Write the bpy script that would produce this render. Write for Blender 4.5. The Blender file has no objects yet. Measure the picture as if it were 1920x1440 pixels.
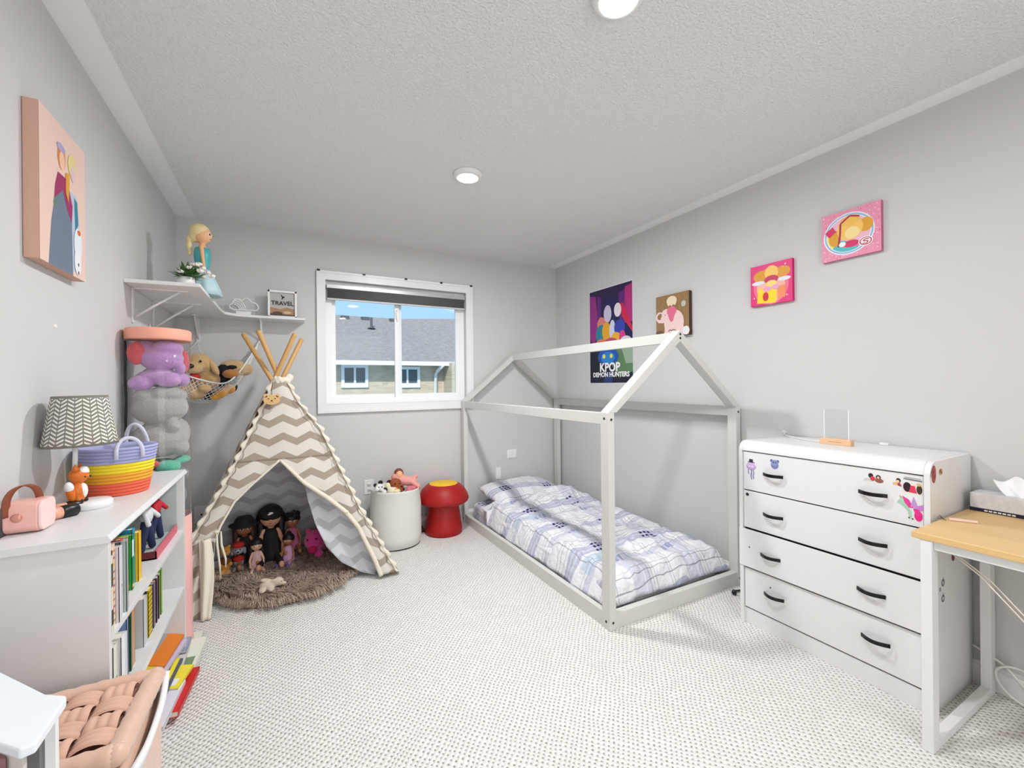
import bpy, bmesh, math, random
from mathutils import Vector, Matrix, Euler, noise
C = bpy.context.scene.collection
SC = bpy.context.scene
PI = math.pi
random.seed(7)

# ------------------------------------------------------------------ camera
YAW, ROLL, EYE, FPX = math.radians(28.188), -0.0102, 1.248, 802.9
_s, _c = math.sin(YAW), math.cos(YAW)
fw = Vector((_s, _c, 0)); r0 = Vector((_c, -_s, 0)); u0 = Vector((0, 0, 1))
rt = r0 * math.cos(ROLL) + u0 * math.sin(ROLL)
up = -r0 * math.sin(ROLL) + u0 * math.cos(ROLL)
cd = bpy.data.cameras.new('camera'); cam = bpy.data.objects.new('camera', cd); C.objects.link(cam)
cd.sensor_fit = 'HORIZONTAL'; cd.sensor_width = 36.0; cd.lens = 36.0 * FPX / 1920; cd.clip_start = 0.02; cd.clip_end = 200
M = Matrix((rt, up, -fw)).transposed().to_4x4(); M.translation = (0, 0, EYE); cam.matrix_world = M
SC.camera = cam
# ------------------------------------------------------------------ view, world, sun
vs = SC.view_settings
vs.view_transform = 'Standard'; vs.look = 'None'; vs.gamma = 1.0; vs.use_curve_mapping = False; vs.exposure = 0.25
W = bpy.data.worlds.new('sky'); SC.world = W; W.use_nodes = True
nt = W.node_tree; nt.nodes.clear()
wo = nt.nodes.new('ShaderNodeOutputWorld'); bg = nt.nodes.new('ShaderNodeBackground')
tc = nt.nodes.new('ShaderNodeTexCoord'); mp = nt.nodes.new('ShaderNodeMapping'); mp.inputs['Scale'].default_value = (1, 1, 3.2)
nz = nt.nodes.new('ShaderNodeTexNoise'); nz.inputs['Scale'].default_value = 3.4; nz.inputs['Detail'].default_value = 6
cr = nt.nodes.new('ShaderNodeValToRGB')
cr.color_ramp.elements[0].position = 0.54; cr.color_ramp.elements[0].color = (0.37, 0.62, 0.95, 1)
cr.color_ramp.elements[1].position = 0.70; cr.color_ramp.elements[1].color = (0.95, 0.97, 1.0, 1)
nt.links.new(tc.outputs['Generated'], mp.inputs[0]); nt.links.new(mp.outputs[0], nz.inputs['Vector'])
nt.links.new(nz.outputs['Fac'], cr.inputs[0]); nt.links.new(cr.outputs[0], bg.inputs[0]); bg.inputs[1].default_value = 1.05
nt.links.new(bg.outputs[0], wo.inputs[0])
sl = bpy.data.lights.new('sun', 'SUN'); sl.energy = 3.0; sl.angle = 0.03; sl.color = (1, 0.96, 0.9)
so = bpy.data.objects.new('sun', sl); C.objects.link(so); so.rotation_euler = (math.radians(50), 0, math.radians(-25))
# added fill lamp, out of view behind the front opening, brightens the room
def area(name, loc, rot, sx, sy, power, color=(1, 1, 1), shape='RECTANGLE'):
    l = bpy.data.lights.new(name, 'AREA'); l.shape = shape; l.size = sx; l.size_y = sy; l.energy = power; l.color = color
    o = bpy.data.objects.new(name, l); C.objects.link(o); o.location = loc; o.rotation_euler = rot; return o
XL, XR, YB, YF, H = -0.641, 2.512, 3.701, -0.85, 2.44
area('fill_light', (0.75, YF - 0.85, 1.25), (PI / 2, 0, 0), 2.2, 2.1, 32, (0.985, 0.99, 1))
LIGHTS = [(0.935, 2.251), (0.917, 0.995), (0.92, -0.28)]  # the last one is added for fill, unseen behind the camera
for i, (x, y) in enumerate(LIGHTS):
    area('pot_light_%d' % (i + 1), (x, y, H - 0.034), (0, 0, 0), 0.12, 0.12, (23, 17, 5)[i], (0.985, 0.99, 1.0), 'DISK')

# ------------------------------------------------------------------ materials
def lin(c):
    def g(v):
        v /= 255.0
        return v / 12.92 if v <= 0.04045 else ((v + 0.055) / 1.055) ** 2.4
    return (g(c[0]), g(c[1]), g(c[2]), 1)
MC = {}
def mat(name, rgb, rough=0.5, metal=0.0, bump=None, vary=0.0, spec=0.5, emit=0, sheen=0, vscale=8):
    if name in MC: return MC[name]
    m = bpy.data.materials.new(name); MC[name] = m; m.use_nodes = True
    t = m.node_tree; b = t.nodes['Principled BSDF']
    col = lin(rgb)
    b.inputs['Base Color'].default_value = col; b.inputs['Roughness'].default_value = rough; b.inputs['Metallic'].default_value = metal
    b.inputs['Specular IOR Level'].default_value = spec
    if sheen: b.inputs['Sheen Weight'].default_value = sheen
    if emit: b.inputs['Emission Color'].default_value = col; b.inputs['Emission Strength'].default_value = emit
    tx = t.nodes.new('ShaderNodeTexCoord')
    if vary:
        n = t.nodes.new('ShaderNodeTexNoise'); n.inputs['Scale'].default_value = vscale; n.inputs['Detail'].default_value = 4
        t.links.new(tx.outputs['Object'], n.inputs['Vector'])
        mx = t.nodes.new('ShaderNodeMix'); mx.data_type = 'RGBA'
        mx.inputs[6].default_value = tuple(max(0, v * (1 - vary)) for v in col[:3]) + (1,)
        mx.inputs[7].default_value = tuple(min(1, v * (1 + vary)) for v in col[:3]) + (1,)
        t.links.new(n.outputs['Fac'], mx.inputs[0]); t.links.new(mx.outputs[2], b.inputs['Base Color'])
    if bump:
        n = t.nodes.new('ShaderNodeTexNoise'); n.inputs['Scale'].default_value = bump[0]; n.inputs['Detail'].default_value = 5
        t.links.new(tx.outputs['Object'], n.inputs['Vector'])
        bp = t.nodes.new('ShaderNodeBump'); bp.inputs['Strength'].default_value = bump[1]; bp.inputs['Distance'].default_value = bump[2] if len(bump) > 2 else 0.002
        t.links.new(n.outputs['Fac'], bp.inputs['Height']); t.links.new(bp.outputs[0], b.inputs['Normal'])
    return m
class G:
    """small helper to write node maths as expressions"""
    def __init__(s, m): s.t = m.node_tree; s.b = s.t.nodes['Principled BSDF']
    def val(s, sock, v):
        if hasattr(v, 'is_output'): s.t.links.new(v, sock)
        else: sock.default_value = v
    def m(s, op, a, b=0.0, c=None):
        n = s.t.nodes.new('ShaderNodeMath'); n.operation = op; s.val(n.inputs[0], a); s.val(n.inputs[1], b)
        if c is not None: s.val(n.inputs[2], c)
        return n.outputs[0]
    def mix(s, f, a, b):
        n = s.t.nodes.new('ShaderNodeMix'); n.data_type = 'RGBA'; s.val(n.inputs[0], f); s.val(n.inputs[6], a); s.val(n.inputs[7], b); return n.outputs[2]
    def xyz(s, out='Object'):
        n = s.t.nodes.new('ShaderNodeTexCoord'); q = s.t.nodes.new('ShaderNodeSeparateXYZ'); s.t.links.new(n.outputs[out], q.inputs[0]); s.v = n.outputs[out]; return q.outputs
    def noise(s, sc, det=3, vec=None):
        n = s.t.nodes.new('ShaderNodeTexNoise'); n.inputs['Scale'].default_value = sc; n.inputs['Detail'].default_value = det
        s.t.links.new(vec or s.v, n.inputs['Vector']); return n.outputs['Fac']
    def band(s, x, period, off, w):    # 1 inside stripes of relative width w
        f = s.m('FRACT', s.m('ADD', s.m('DIVIDE', x, period), off)); return s.m('LESS_THAN', f, w)
    def bump(s, h, st=0.5, d=0.002):
        n = s.t.nodes.new('ShaderNodeBump'); n.inputs['Strength'].default_value = st; n.inputs['Distance'].default_value = d
        s.t.links.new(h, n.inputs['Height']); s.t.links.new(n.outputs[0], s.b.inputs['Normal'])
    def col(s, c): s.t.links.new(c, s.b.inputs['Base Color'])

WALL = mat('wall_paint', (208, 208, 207), 0.75, bump=(260, 0.12, 0.0006))
WHITE = mat('white_trim', (236, 236, 236), 0.35)
CEIL = mat('ceiling_stipple', (226, 226, 224), 0.9)
g = G(CEIL); X = g.xyz()
edge = g.m('MAXIMUM', g.m('MULTIPLY', g.m('GREATER_THAN', X[0], XL + 0.115), g.m('LESS_THAN', X[0], XR - 0.10)), 0.0)
n1 = g.noise(95, 4); n2 = g.noise(240, 2)
hh = g.m('MULTIPLY', g.m('ADD', n1, g.m('MULTIPLY', n2, 0.5)), edge)
g.bump(hh, 1.0, 0.009)
g.col(g.mix(g.m('MULTIPLY', edge, g.m('ADD', 0.35, g.m('MULTIPLY', n1, 0.5))), lin((244, 244, 244)), lin((236, 236, 236))))
CARPET = mat('loop_carpet', (222, 217, 206), 0.95, sheen=0.2)
g = G(CARPET); X = g.xyz()
wx = g.m('ADD', X[0], g.m('MULTIPLY', g.m('SUBTRACT', g.noise(9, 3), 0.5), 0.030))
wy = g.m('ADD', X[1], g.m('MULTIPLY', g.m('SUBTRACT', g.noise(12, 3), 0.5), 0.030))
K = 2 * PI / 0.0235
lat = g.m('MULTIPLY', g.m('COSINE', g.m('MULTIPLY', wx, K)), g.m('COSINE', g.m('MULTIPLY', wy, K * 0.92)))
fine = g.noise(420, 2)
hgt = g.m('ADD', lat, g.m('MULTIPLY', fine, 0.5))
g.bump(hgt, 0.8, 0.004)
pit = g.m('SMOOTH_MIN', 1.0, g.m('MAXIMUM', 0.0, g.m('MULTIPLY', g.m('SUBTRACT', g.m('MULTIPLY', lat, -1.0), 0.42), 2.2)), 0.05)
base = g.mix(g.noise(3.2, 3), lin((232, 230, 225)), lin((242, 240, 236)))
g.col(g.mix(g.m('MULTIPLY', pit, g.m('ADD', 0.35, g.m('MULTIPLY', g.noise(60, 2), 1.0))), base, lin((140, 128, 112))))

# ------------------------------------------------------------------ mesh helpers
class MB:
    def __init__(s): s.v = []; s.f = []; s.mi = []; s.uv = {}; s.cur = 0; s.sm = []
    def add(s, vs, fs, mi=None, smooth=False, M=None):
        o = len(s.v)
        for p in vs: s.v.append((M @ Vector(p)) if M else Vector(p))
        for f in fs: s.f.append(tuple(o + i for i in f)); s.mi.append(s.cur if mi is None else mi); s.sm.append(smooth)
        return o
    def box(s, a, b, mi=None, M=None):
        x0, y0, z0 = a; x1, y1, z1 = b
        vs = [(x0, y0, z0), (x1, y0, z0), (x1, y1, z0), (x0, y1, z0), (x0, y0, z1), (x1, y0, z1), (x1, y1, z1), (x0, y1, z1)]
        s.add(vs, [(0, 3, 2, 1), (4, 5, 6, 7), (0, 1, 5, 4), (1, 2, 6, 5), (2, 3, 7, 6), (3, 0, 4, 7)], mi, False, M); return s
    def beam(s, p, q, w, d, mi=None, upv=(0, 0, 1)):    # rectangular bar from p to q, w across, d along upv-ish
        p, q = Vector(p), Vector(q); t = (q - p); L = t.length; t.normalize(); u = Vector(upv)
        side = t.cross(u)
        if side.length < 1e-4: side = t.cross(Vector((0, 1, 0)))
        side.normalize(); u2 = side.cross(t).normalized()
        Mx = Matrix((side, u2, t)).transposed().to_4x4(); Mx.translation = p
        return s.box((-w / 2, -d / 2, 0), (w / 2, d / 2, L), mi, Mx)
    def tube(s, pts, r, n=8, mi=None, caps=True, closed=False):
        pts = [Vector(p) for p in pts]; m = len(pts); rr = r if isinstance(r, (list, tuple)) else [r] * m
        vs = []; up_ = None
        for i, p in enumerate(pts):
            a = pts[(i - 1) % m] if (i > 0 or closed) else p; b = pts[(i + 1) % m] if (i < m - 1 or closed) else p
            t = (b - a)
            if t.length < 1e-9: t = Vector((0, 0, 1))
            t.normalize()
            if up_ is None: up_ = t.orthogonal().normalized()
            up_ = (up_ - t * up_.dot(t))
            if up_.length < 1e-6: up_ = t.orthogonal()
            up_.normalize(); sd = t.cross(up_)
            for k in range(n):
                an = 2 * PI * k / n; vs.append(p + (up_ * math.cos(an) + sd * math.sin(an)) * rr[i])
        fs = []
        for i in range(m if closed else m - 1):
            j = (i + 1) % m
            for k in range(n): fs.append((i * n + k, i * n + (k + 1) % n, j * n + (k + 1) % n, j * n + k))
        if caps and not closed:
            fs.append(tuple(reversed(range(n)))); fs.append(tuple((m - 1) * n + k for k in range(n)))
        s.add(vs, fs, mi, True); return s
    def lathe(s, prof, c=(0, 0, 0), n=32, mi=None, M=None, smooth=True, wob=None, close=False):
        vs = []; fs = []
        for i, (r, z) in enumerate(prof):
            for k in range(n):
                a = 2 * PI * k / n; q = r * (wob(a, z) if wob else 1)
                vs.append((c[0] + q * math.cos(a), c[1] + q * math.sin(a), c[2] + z))
        m = len(prof)
        for i in range(m if close else m - 1):
            j = (i + 1) % m
            for k in range(n):
                k2 = (k + 1) % n; fs.append((i * n + k, i * n + k2, j * n + k2, j * n + k))
        o = len(s.v); s.add(vs, fs, mi, smooth, M)
        if not close:
            if prof[0][0] > 1e-6: s.f.append(tuple(o + k for k in reversed(range(n)))); s.mi.append(s.cur if mi is None else mi); s.sm.append(False)
            if prof[-1][0] > 1e-6: s.f.append(tuple(o + (m - 1) * n + k for k in range(n))); s.mi.append(s.cur if mi is None else mi); s.sm.append(False)
        return s
    def open_lathe(s, prof, c=(0, 0, 0), n=32, mi=None, M=None, wob=None):   # shell: profile there and back, joined
        return s.lathe(prof, c, n, mi, M, True, wob, True)
    def ell(s, c, r, mi=None, rot=None, n=16, M=None):
        R_ = Euler(rot).to_matrix() if rot else Matrix.Identity(3); r = (r, r, r) if isinstance(r, (int, float)) else r
        vs = []; fs = []; m = n // 2
        for i in range(m + 1):
            ph = PI * i / m
            for k in range(n):
                th = 2 * PI * k / n; q = Vector((r[0] * math.sin(ph) * math.cos(th), r[1] * math.sin(ph) * math.sin(th), r[2] * math.cos(ph)))
                vs.append(Vector(c) + R_ @ q)
        for i in range(m):
            for k in range(n): fs.append((i * n + k, (i + 1) * n + k, (i + 1) * n + (k + 1) % n, i * n + (k + 1) % n))
        s.add(vs, fs, mi, True, M); return s
    def cap(s, p, q, r0_, r1_=None, mi=None, n=12):
        r1_ = r0_ if r1_ is None else r1_; p, q = Vector(p), Vector(q); k = max(2, int((q - p).length / (min(r0_, r1_) * 0.7)))
        for i in range(k + 1):
            t = i / k; s.ell(p.lerp(q, t), r0_ * (1 - t) + r1_ * t, mi, n=n)
        return s
    def prism(s, poly, z0, z1, mi=None, M=None, smooth=False):   # polygon in XY, extruded in z
        n = len(poly); vs = [(x, y, z0) for x, y in poly] + [(x, y, z1) for x, y in poly]
        fs = [tuple(reversed(range(n))), tuple(range(n, 2 * n))] + [(i, (i + 1) % n, n + (i + 1) % n, n + i) for i in range(n)]
        s.add(vs, fs, mi, smooth, M); return s
    def grid(s, fn, nu, nv, mi=None, uvfn=None, smooth=True):
        vs = [fn(i / nu, j / nv) for i in range(nu + 1) for j in range(nv + 1)]
        fs = [(i * (nv + 1) + j, (i + 1) * (nv + 1) + j, (i + 1) * (nv + 1) + j + 1, i * (nv + 1) + j + 1) for i in range(nu) for j in range(nv)]
        o = s.add(vs, fs, mi, smooth)
        if uvfn:
            for i in range(nu + 1):
                for j in range(nv + 1): s.uv[o + i * (nv + 1) + j] = uvfn(i / nu, j / nv, Vector(vs[i * (nv + 1) + j]))
        return s
    def build(s, name, mats, parent=None, world=True, bevel=0, seg=2, solid=0, sub=0, weld=False):
        off = Vector((0, 0, 0)); p = parent
        while world and p is not None: off += p.location; p = p.parent
        me = bpy.data.meshes.new(name)
        me.from_pydata([tuple(v - off) for v in s.v], [], s.f)
        mats = mats if isinstance(mats, (list, tuple)) else [mats]
        for m in mats: me.materials.append(m)
        me.polygons.foreach_set('material_index', s.mi); me.polygons.foreach_set('use_smooth', s.sm)
        if s.uv:
            ul = me.uv_layers.new(name='UVMap')
            for l in me.loops: ul.data[l.index].uv = s.uv.get(l.vertex_index, (0, 0))
        me.update()
        o = bpy.data.objects.new(name, me); C.objects.link(o)
        if parent is not None: o.parent = parent
        if weld: w = o.modifiers.new('w', 'WELD'); w.merge_threshold = 0.0003
        if bevel: b = o.modifiers.new('b', 'BEVEL'); b.width = bevel; b.segments = seg; b.limit_method = 'ANGLE'; b.angle_limit = math.radians(50)
        if solid: d = o.modifiers.new('s', 'SOLIDIFY'); d.thickness = solid; d.offset = 0
        if sub: d = o.modifiers.new('u', 'SUBSURF'); d.levels = sub; d.render_levels = sub
        return o
def fuse(o, voxel, it=6):    # grow one continuous skin over the overlapping lobes
    r = o.modifiers.new('r', 'REMESH'); r.mode = 'VOXEL'; r.voxel_size = voxel; r.use_smooth_shade = True
    q = o.modifiers.new('q', 'SMOOTH'); q.factor = 0.5; q.iterations = it
    return o
def tag(o, label, cat, group=None):
    o['label'] = label; o['category'] = cat
    if group: o['group'] = group
    return o
def thing(name, label, cat, loc=(0, 0, 0), group=None, rot=(0, 0, 0)):
    o = bpy.data.objects.new(name, None); C.objects.link(o); o.location = loc; o.rotation_euler = rot; o.empty_display_size = 0.05
    return tag(o, label, cat, group)
def struct(o): o['kind'] = 'structure'; return o
def wrot(side): return {'right': -PI / 2, 'left': PI / 2, 'back': 0}[side]
# flat pictures: shapes in the unit square, stacked in layers of a fraction of a millimetre, facing local -Y
def ellp(cx, cy, rx, ry, n=28, rot=0, a0=0, a1=2 * PI):
    ca, sa = math.cos(rot), math.sin(rot); k = n if a1 - a0 > 6.28 else n + 1
    return [(cx + rx * math.cos(a0 + (a1 - a0) * i / n) * ca - ry * math.sin(a0 + (a1 - a0) * i / n) * sa,
             cy + rx * math.cos(a0 + (a1 - a0) * i / n) * sa + ry * math.sin(a0 + (a1 - a0) * i / n) * ca) for i in range(k)]
def art(mb, shapes, w, h, y0=0.0, ox=None, oz=0.0, names=None, step=0.00013):
    ox = -w / 2 if ox is None else ox; mats = names if names is not None else []
    lay = 0
    for sh in shapes:
        col = sh[-1]; dot = sh[0] == 'ell' and sh[3] < .0135
        if not dot: lay += 1
        m = mat('ink_%d_%d_%d' % col, col, 0.45)
        if m not in mats: mats.append(m)
        mi = mats.index(m); k = sh[0]; y = y0 - step * (lay + (.5 if dot else 0))
        polys = []
        if k == 'rect': polys = [[(sh[1], sh[2]), (sh[3], sh[2]), (sh[3], sh[4]), (sh[1], sh[4])]]
        elif k == 'ell': polys = [ellp(sh[1], sh[2], sh[3], sh[4], rot=(sh[5] if len(sh) > 6 else 0))]
        elif k == 'poly': polys = [sh[1]]
        elif k == 'ring':
            a = ellp(sh[1], sh[2], sh[3], sh[4]); b = ellp(sh[1], sh[2], sh[3] - sh[5], sh[4] - sh[5] * sh[4] / sh[3]); n = len(a)
            polys = [[a[i], a[(i + 1) % n], b[(i + 1) % n], b[i]] for i in range(n)]
        elif k == 'line':
            P = sh[1]; wd = sh[2] / 2
            for i in range(len(P) - 1):
                (xa, ya), (xb, yb) = P[i], P[i + 1]; dx, dy = xb - xa, yb - ya; l = math.hypot(dx, dy) or 1; nx, ny = -dy / l * wd, dx / l * wd
                polys.append([(xa + nx, ya + ny), (xb + nx, yb + ny), (xb - nx, yb - ny), (xa - nx, ya - ny)])
        for p in polys:
            p = [(ox + min(1.3, max(-.3, a)) * w, y, oz + b * h) for a, b in p]; mb.add(p, [tuple(range(len(p)))], mi)
    return mats
def text_into(mb, s, size, loc, mi, M=None, bold=0.0):
    cu = bpy.data.curves.new('t', 'FONT'); cu.body = s; cu.size = size; cu.align_x = 'CENTER'; cu.align_y = 'CENTER'; cu.offset = bold; cu.resolution_u = 3
    ob = bpy.data.objects.new('t', cu); C.objects.link(ob); bpy.context.view_layer.update()
    me = ob.evaluated_get(bpy.context.evaluated_depsgraph_get()).to_mesh()
    R_ = Matrix.Rotation(PI / 2, 4, 'X'); R_.translation = loc
    R_ = (M @ R_) if M else R_
    mb.add([v.co.copy() for v in me.vertices], [tuple(p.vertices) for p in me.polygons], mi, False, R_)
    bpy.data.objects.remove(ob)
def copy_tree(o, parent=None):
    c = o.copy(); C.objects.link(c); c.parent = parent
    for ch in list(o.children): copy_tree(ch, c)
    return c
def clear(name, tint, f0, f1, rough):
    m = bpy.data.materials.new(name); m.use_nodes = True; t = m.node_tree; t.nodes.clear(); N = t.nodes.new
    oo = N('ShaderNodeOutputMaterial'); tr = N('ShaderNodeBsdfTransparent'); gl = N('ShaderNodeBsdfGlossy'); ms = N('ShaderNodeMixShader'); lw = N('ShaderNodeLayerWeight'); pw = N('ShaderNodeMath'); ma = N('ShaderNodeMath')
    lw.inputs[0].default_value = .5; pw.operation = 'POWER'; pw.inputs[1].default_value = 4.0; ma.operation = 'MULTIPLY_ADD'; ma.inputs[1].default_value = f1; ma.inputs[2].default_value = f0
    t.links.new(lw.outputs['Facing'], pw.inputs[0]); t.links.new(pw.outputs[0], ma.inputs[0]); t.links.new(ma.outputs[0], ms.inputs[0]); gl.inputs['Roughness'].default_value = rough; tr.inputs[0].default_value = tint
    t.links.new(tr.outputs[0], ms.inputs[1]); t.links.new(gl.outputs[0], ms.inputs[2]); t.links.new(ms.outputs[0], oo.inputs[0]); return m
GLASS = clear('clear_glass', (.985, .99, .99, 1), .008, .25, .02)
PLASTIC = clear('clear_plastic', (.97, .97, .975, 1), .022, .34, .07)

# ------------------------------------------------------------------ room shell
T = 0.12
struct(MB().box((XL - T, YF - 2, -0.1), (XR + T, YB + T, 0)).build('floor', CARPET))
struct(MB().box((XL - T, YF - 2, H), (XR + T, YB + T, H + 0.1)).build('ceiling', CEIL))
struct(MB().box((XL - T, YF - 2, 0), (XL, YB + T, H)).build('wall_left', WALL))
struct(MB().box((XR, YF - 2, 0), (XR + T, YB + T, H)).build('wall_right', WALL))
WX0, WX1, WZ0, WZ1 = 0.306, 1.502, 1.098, 2.093
b = MB(); b.box((XL, YB, 0), (WX0, YB + T, H)); b.box((WX1, YB, 0), (XR, YB + T, H)); b.box((WX0, YB, 0), (WX1, YB + T, WZ0)); b.box((WX0, YB, WZ1), (WX1, YB + T, H))
struct(b.build('wall_back', WALL))
# front wall, unseen; wide opening made to let the fill light in
b = MB(); b.box((XL, YF - T, 0), (-.25, YF, H)); b.box((1.75, YF - T, 0), (XR, YF, H)); b.box((-.25, YF - T, 2.2), (1.75, YF, H)); struct(b.build('wall_front', WALL))
struct(MB().box((XL, YF - 2.0, 0), (XR, YF - 1.9, H)).build('wall_hall', WALL))
def baseboard(a, b_, n, name):
    mb = MB(); a, b_ = Vector(a), Vector(b_); t_ = (b_ - a).normalized(); n = Vector(n); L = (b_ - a).length
    prof = [(0, 0), (0.014, 0), (0.014, 0.065), (0.010, 0.078), (0.006, 0.082), (0.005, 0.094), (0, 0.096)]
    Mx = Matrix((n, Vector((0, 0, 1)), t_)).transposed().to_4x4(); Mx.translation = a
    mb.prism(prof, 0, L, 0, Mx); struct(mb.build(name, WHITE))
baseboard((XR, YB - .015, 0), (XL, YB - .015, 0), (0, -1, 0), 'baseboard_back')
MB_ = None
baseboard((XR, YF, 0), (XR, YB, 0), (-1, 0, 0), 'baseboard_right')
baseboard((XL, YB, 0), (XL, YF, 0), (1, 0, 0), 'baseboard_left')
# window: casing, frame, two sashes, panes, blind
b = MB(); cz0, cz1, cx0, cx1 = 1.035, 2.158, 0.246, 1.562; y0 = YB - 0.018
for (x0, x1, z0, z1) in ((cx0, WX0, cz0, cz1), (WX1, cx1, cz0, cz1), (WX0, WX1, WZ1, cz1), (WX0, WX1, cz0, WZ0)): b.box((x0, y0, z0), (x1, YB, z1))
for (x0, x1, z0, z1) in ((cx0 - .004, cx0 + .014, cz0 - .004, cz1 + .004), (cx1 - .014, cx1 + .004, cz0 - .004, cz1 + .004), (cx0 + .014, cx1 - .014, cz1 - .014, cz1 + .004), (cx0 + .014, cx1 - .014, cz0 - .004, cz0 + .014)): b.box((x0, y0 - .006, z0), (x1, y0, z1))
win = struct(b.build('window_1', WHITE))
VINYL = mat('window_vinyl', (244, 245, 246), 0.3)
b = MB(); yo, yi = YB + 0.115, YB + 0.045
for (x0, x1, z0, z1) in ((WX0, WX0 + .05, WZ0, WZ1), (WX1 - .05, WX1, WZ0, WZ1), (WX0 + .05, WX1 - .05, WZ0, WZ0 + .045), (WX0 + .05, WX1 - .05, WZ1 - .05, WZ1)): b.box((x0 - .004 * (x0 == WX0), yi, z0 - .004 * (z0 == WZ0)), (x1 + .004 * (x1 == WX1), yo, z1 + .004 * (z1 == WZ1)))
b.build('window_frame', VINYL, win)
b = MB(); b.box((WX0, YB + .0, WZ0), (WX1, YB + .045, WZ0 + .012)); b.build('window_sill', WHITE, win, bevel=0.003)
def sash(x0, x1, y, nm):
    b = MB(); z0, z1 = WZ0 + .043, WZ1 - .048; w = .034; x0 -= .002; x1 += .002
    for (a, c_, d, e) in ((x0, x0 + w, z0, z1), (x1 - w, x1, z0, z1), (x0 + w, x1 - w, z0, z0 + w), (x0 + w, x1 - w, z1 - w, z1)): b.box((a, y, d), (c_, y + .025, e))
    s_ = b.build('sash', VINYL, win)
    MB().box((x0 + w, y + .010, z0 + w), (x1 - w, y + .014, z1 - w)).build('pane', GLASS, s_)
    return s_
sash(WX0 + .05, 0.925, YB + .078, 1); s2 = sash(0.865, WX1 - .05, YB + .05, 2)
MB().tube([(0.885, YB + .048, 1.80), (0.875, YB + .035, 1.83), (0.873, YB + .035, 1.88), (0.885, YB + .048, 1.90)], .003).build('latch', VINYL, s2)
# roller blind
bl = thing('roller_blind', 'dark grey roller blind raised to the top of the window', 'blind', (0.9, YB + .02, 2.05))
ALU = mat('brushed_aluminium', (190, 190, 190), 0.35, 0.5); DK = mat('blind_fabric', (92, 92, 93), 0.9, bump=(500, 0.3, 0.0005))
b = MB(); b.box((WX0 + .008, YB - .012, 2.028), (WX1 - .008, YB + .04, 2.062)); b.build('cassette', ALU, bl, bevel=.004)
b = MB(); b.grid(lambda u, v: Vector((WX0 + .015 + u * (WX1 - WX0 - .03), YB - .004 + .010 * math.sin(v * PI), 2.030 - .082 * v)), 2, 8); b.build('blind_fabric', DK, bl, solid=.0015)
MB().box((WX0 + .012, YB - .012, 1.936), (WX1 - .012, YB + .006, 1.95)).build('bottom_rail', mat('rail_grey', (205, 205, 205), .4), bl, bevel=.003)
BLK = mat('black_plastic', (18, 18, 19), 0.35)
for i, x in enumerate((0.256, 0.60, 0.945, 1.262, 1.55)):
    wd = ('at the left corner', 'second from the left corner', 'at the middle', 'right of the middle', 'at the right corner')[i]
    o = MB().box((x - .011, YB - .032, 2.153), (x + .011, YB - .018, 2.167)).build('clip', BLK, bevel=.002)
    tag(o, 'small black clip on the top edge of the window casing, ' + wd, 'clip', 'black clips along the window casing')
# thin string of lights down the casing
b = MB(); pts = [(0.240, YB - .006, 2.14 - i * .05 + .0) for i in range(22)]; pts = [(x + .003 * math.sin(i * 2.1), y, z) for i, (x, y, z) in enumerate(pts)]
b.tube(pts, .0008, 5); [b.ell(p, .0035, n=8) for p in pts[2::3]]
tag(b.build('string_light', mat('string_white', (225, 225, 222), .4)), 'thin wire of tiny lights down the left edge of the window casing', 'string light')
b = MB(); pts = [(1.570, YB - .006, 2.14 - i * .05) for i in range(21)]; pts = [(x + .002 * math.sin(i * 1.7), y, z) for i, (x, y, z) in enumerate(pts)]
b.tube(pts, .0008, 5); [b.ell(p, .003, n=8) for p in pts[1::3]]
tag(b.build('string_light', mat('string_white', (225, 225, 222), .4)), 'thin wire of tiny lights down the right edge of the window casing', 'string light')
# ceiling lights
for i, (x, y) in enumerate(LIGHTS):
    t_ = thing('ceiling_light', ('round white ceiling light near the middle of the ceiling', 'bright round ceiling light at the top edge of the photo', 'added round ceiling light for fill, unseen behind the camera')[i], 'ceiling light', (x, y, H), 'round ceiling lights')
    MB().lathe([(.082, 0), (.082, -.006), (.074, -.020), (.060, -.026), (.060, -.020), (.060, 0)], (x, y, H), 40).build('trim_ring', WHITE, t_)
    MB().lathe([(.0001, -.024), (.04, -.0255), (.0595, -.024), (.0595, -.012)], (x, y, H), 40).build('diffuser', mat('lamp_diffuser', (255, 250, 240), .3, emit=5.0), t_)
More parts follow.
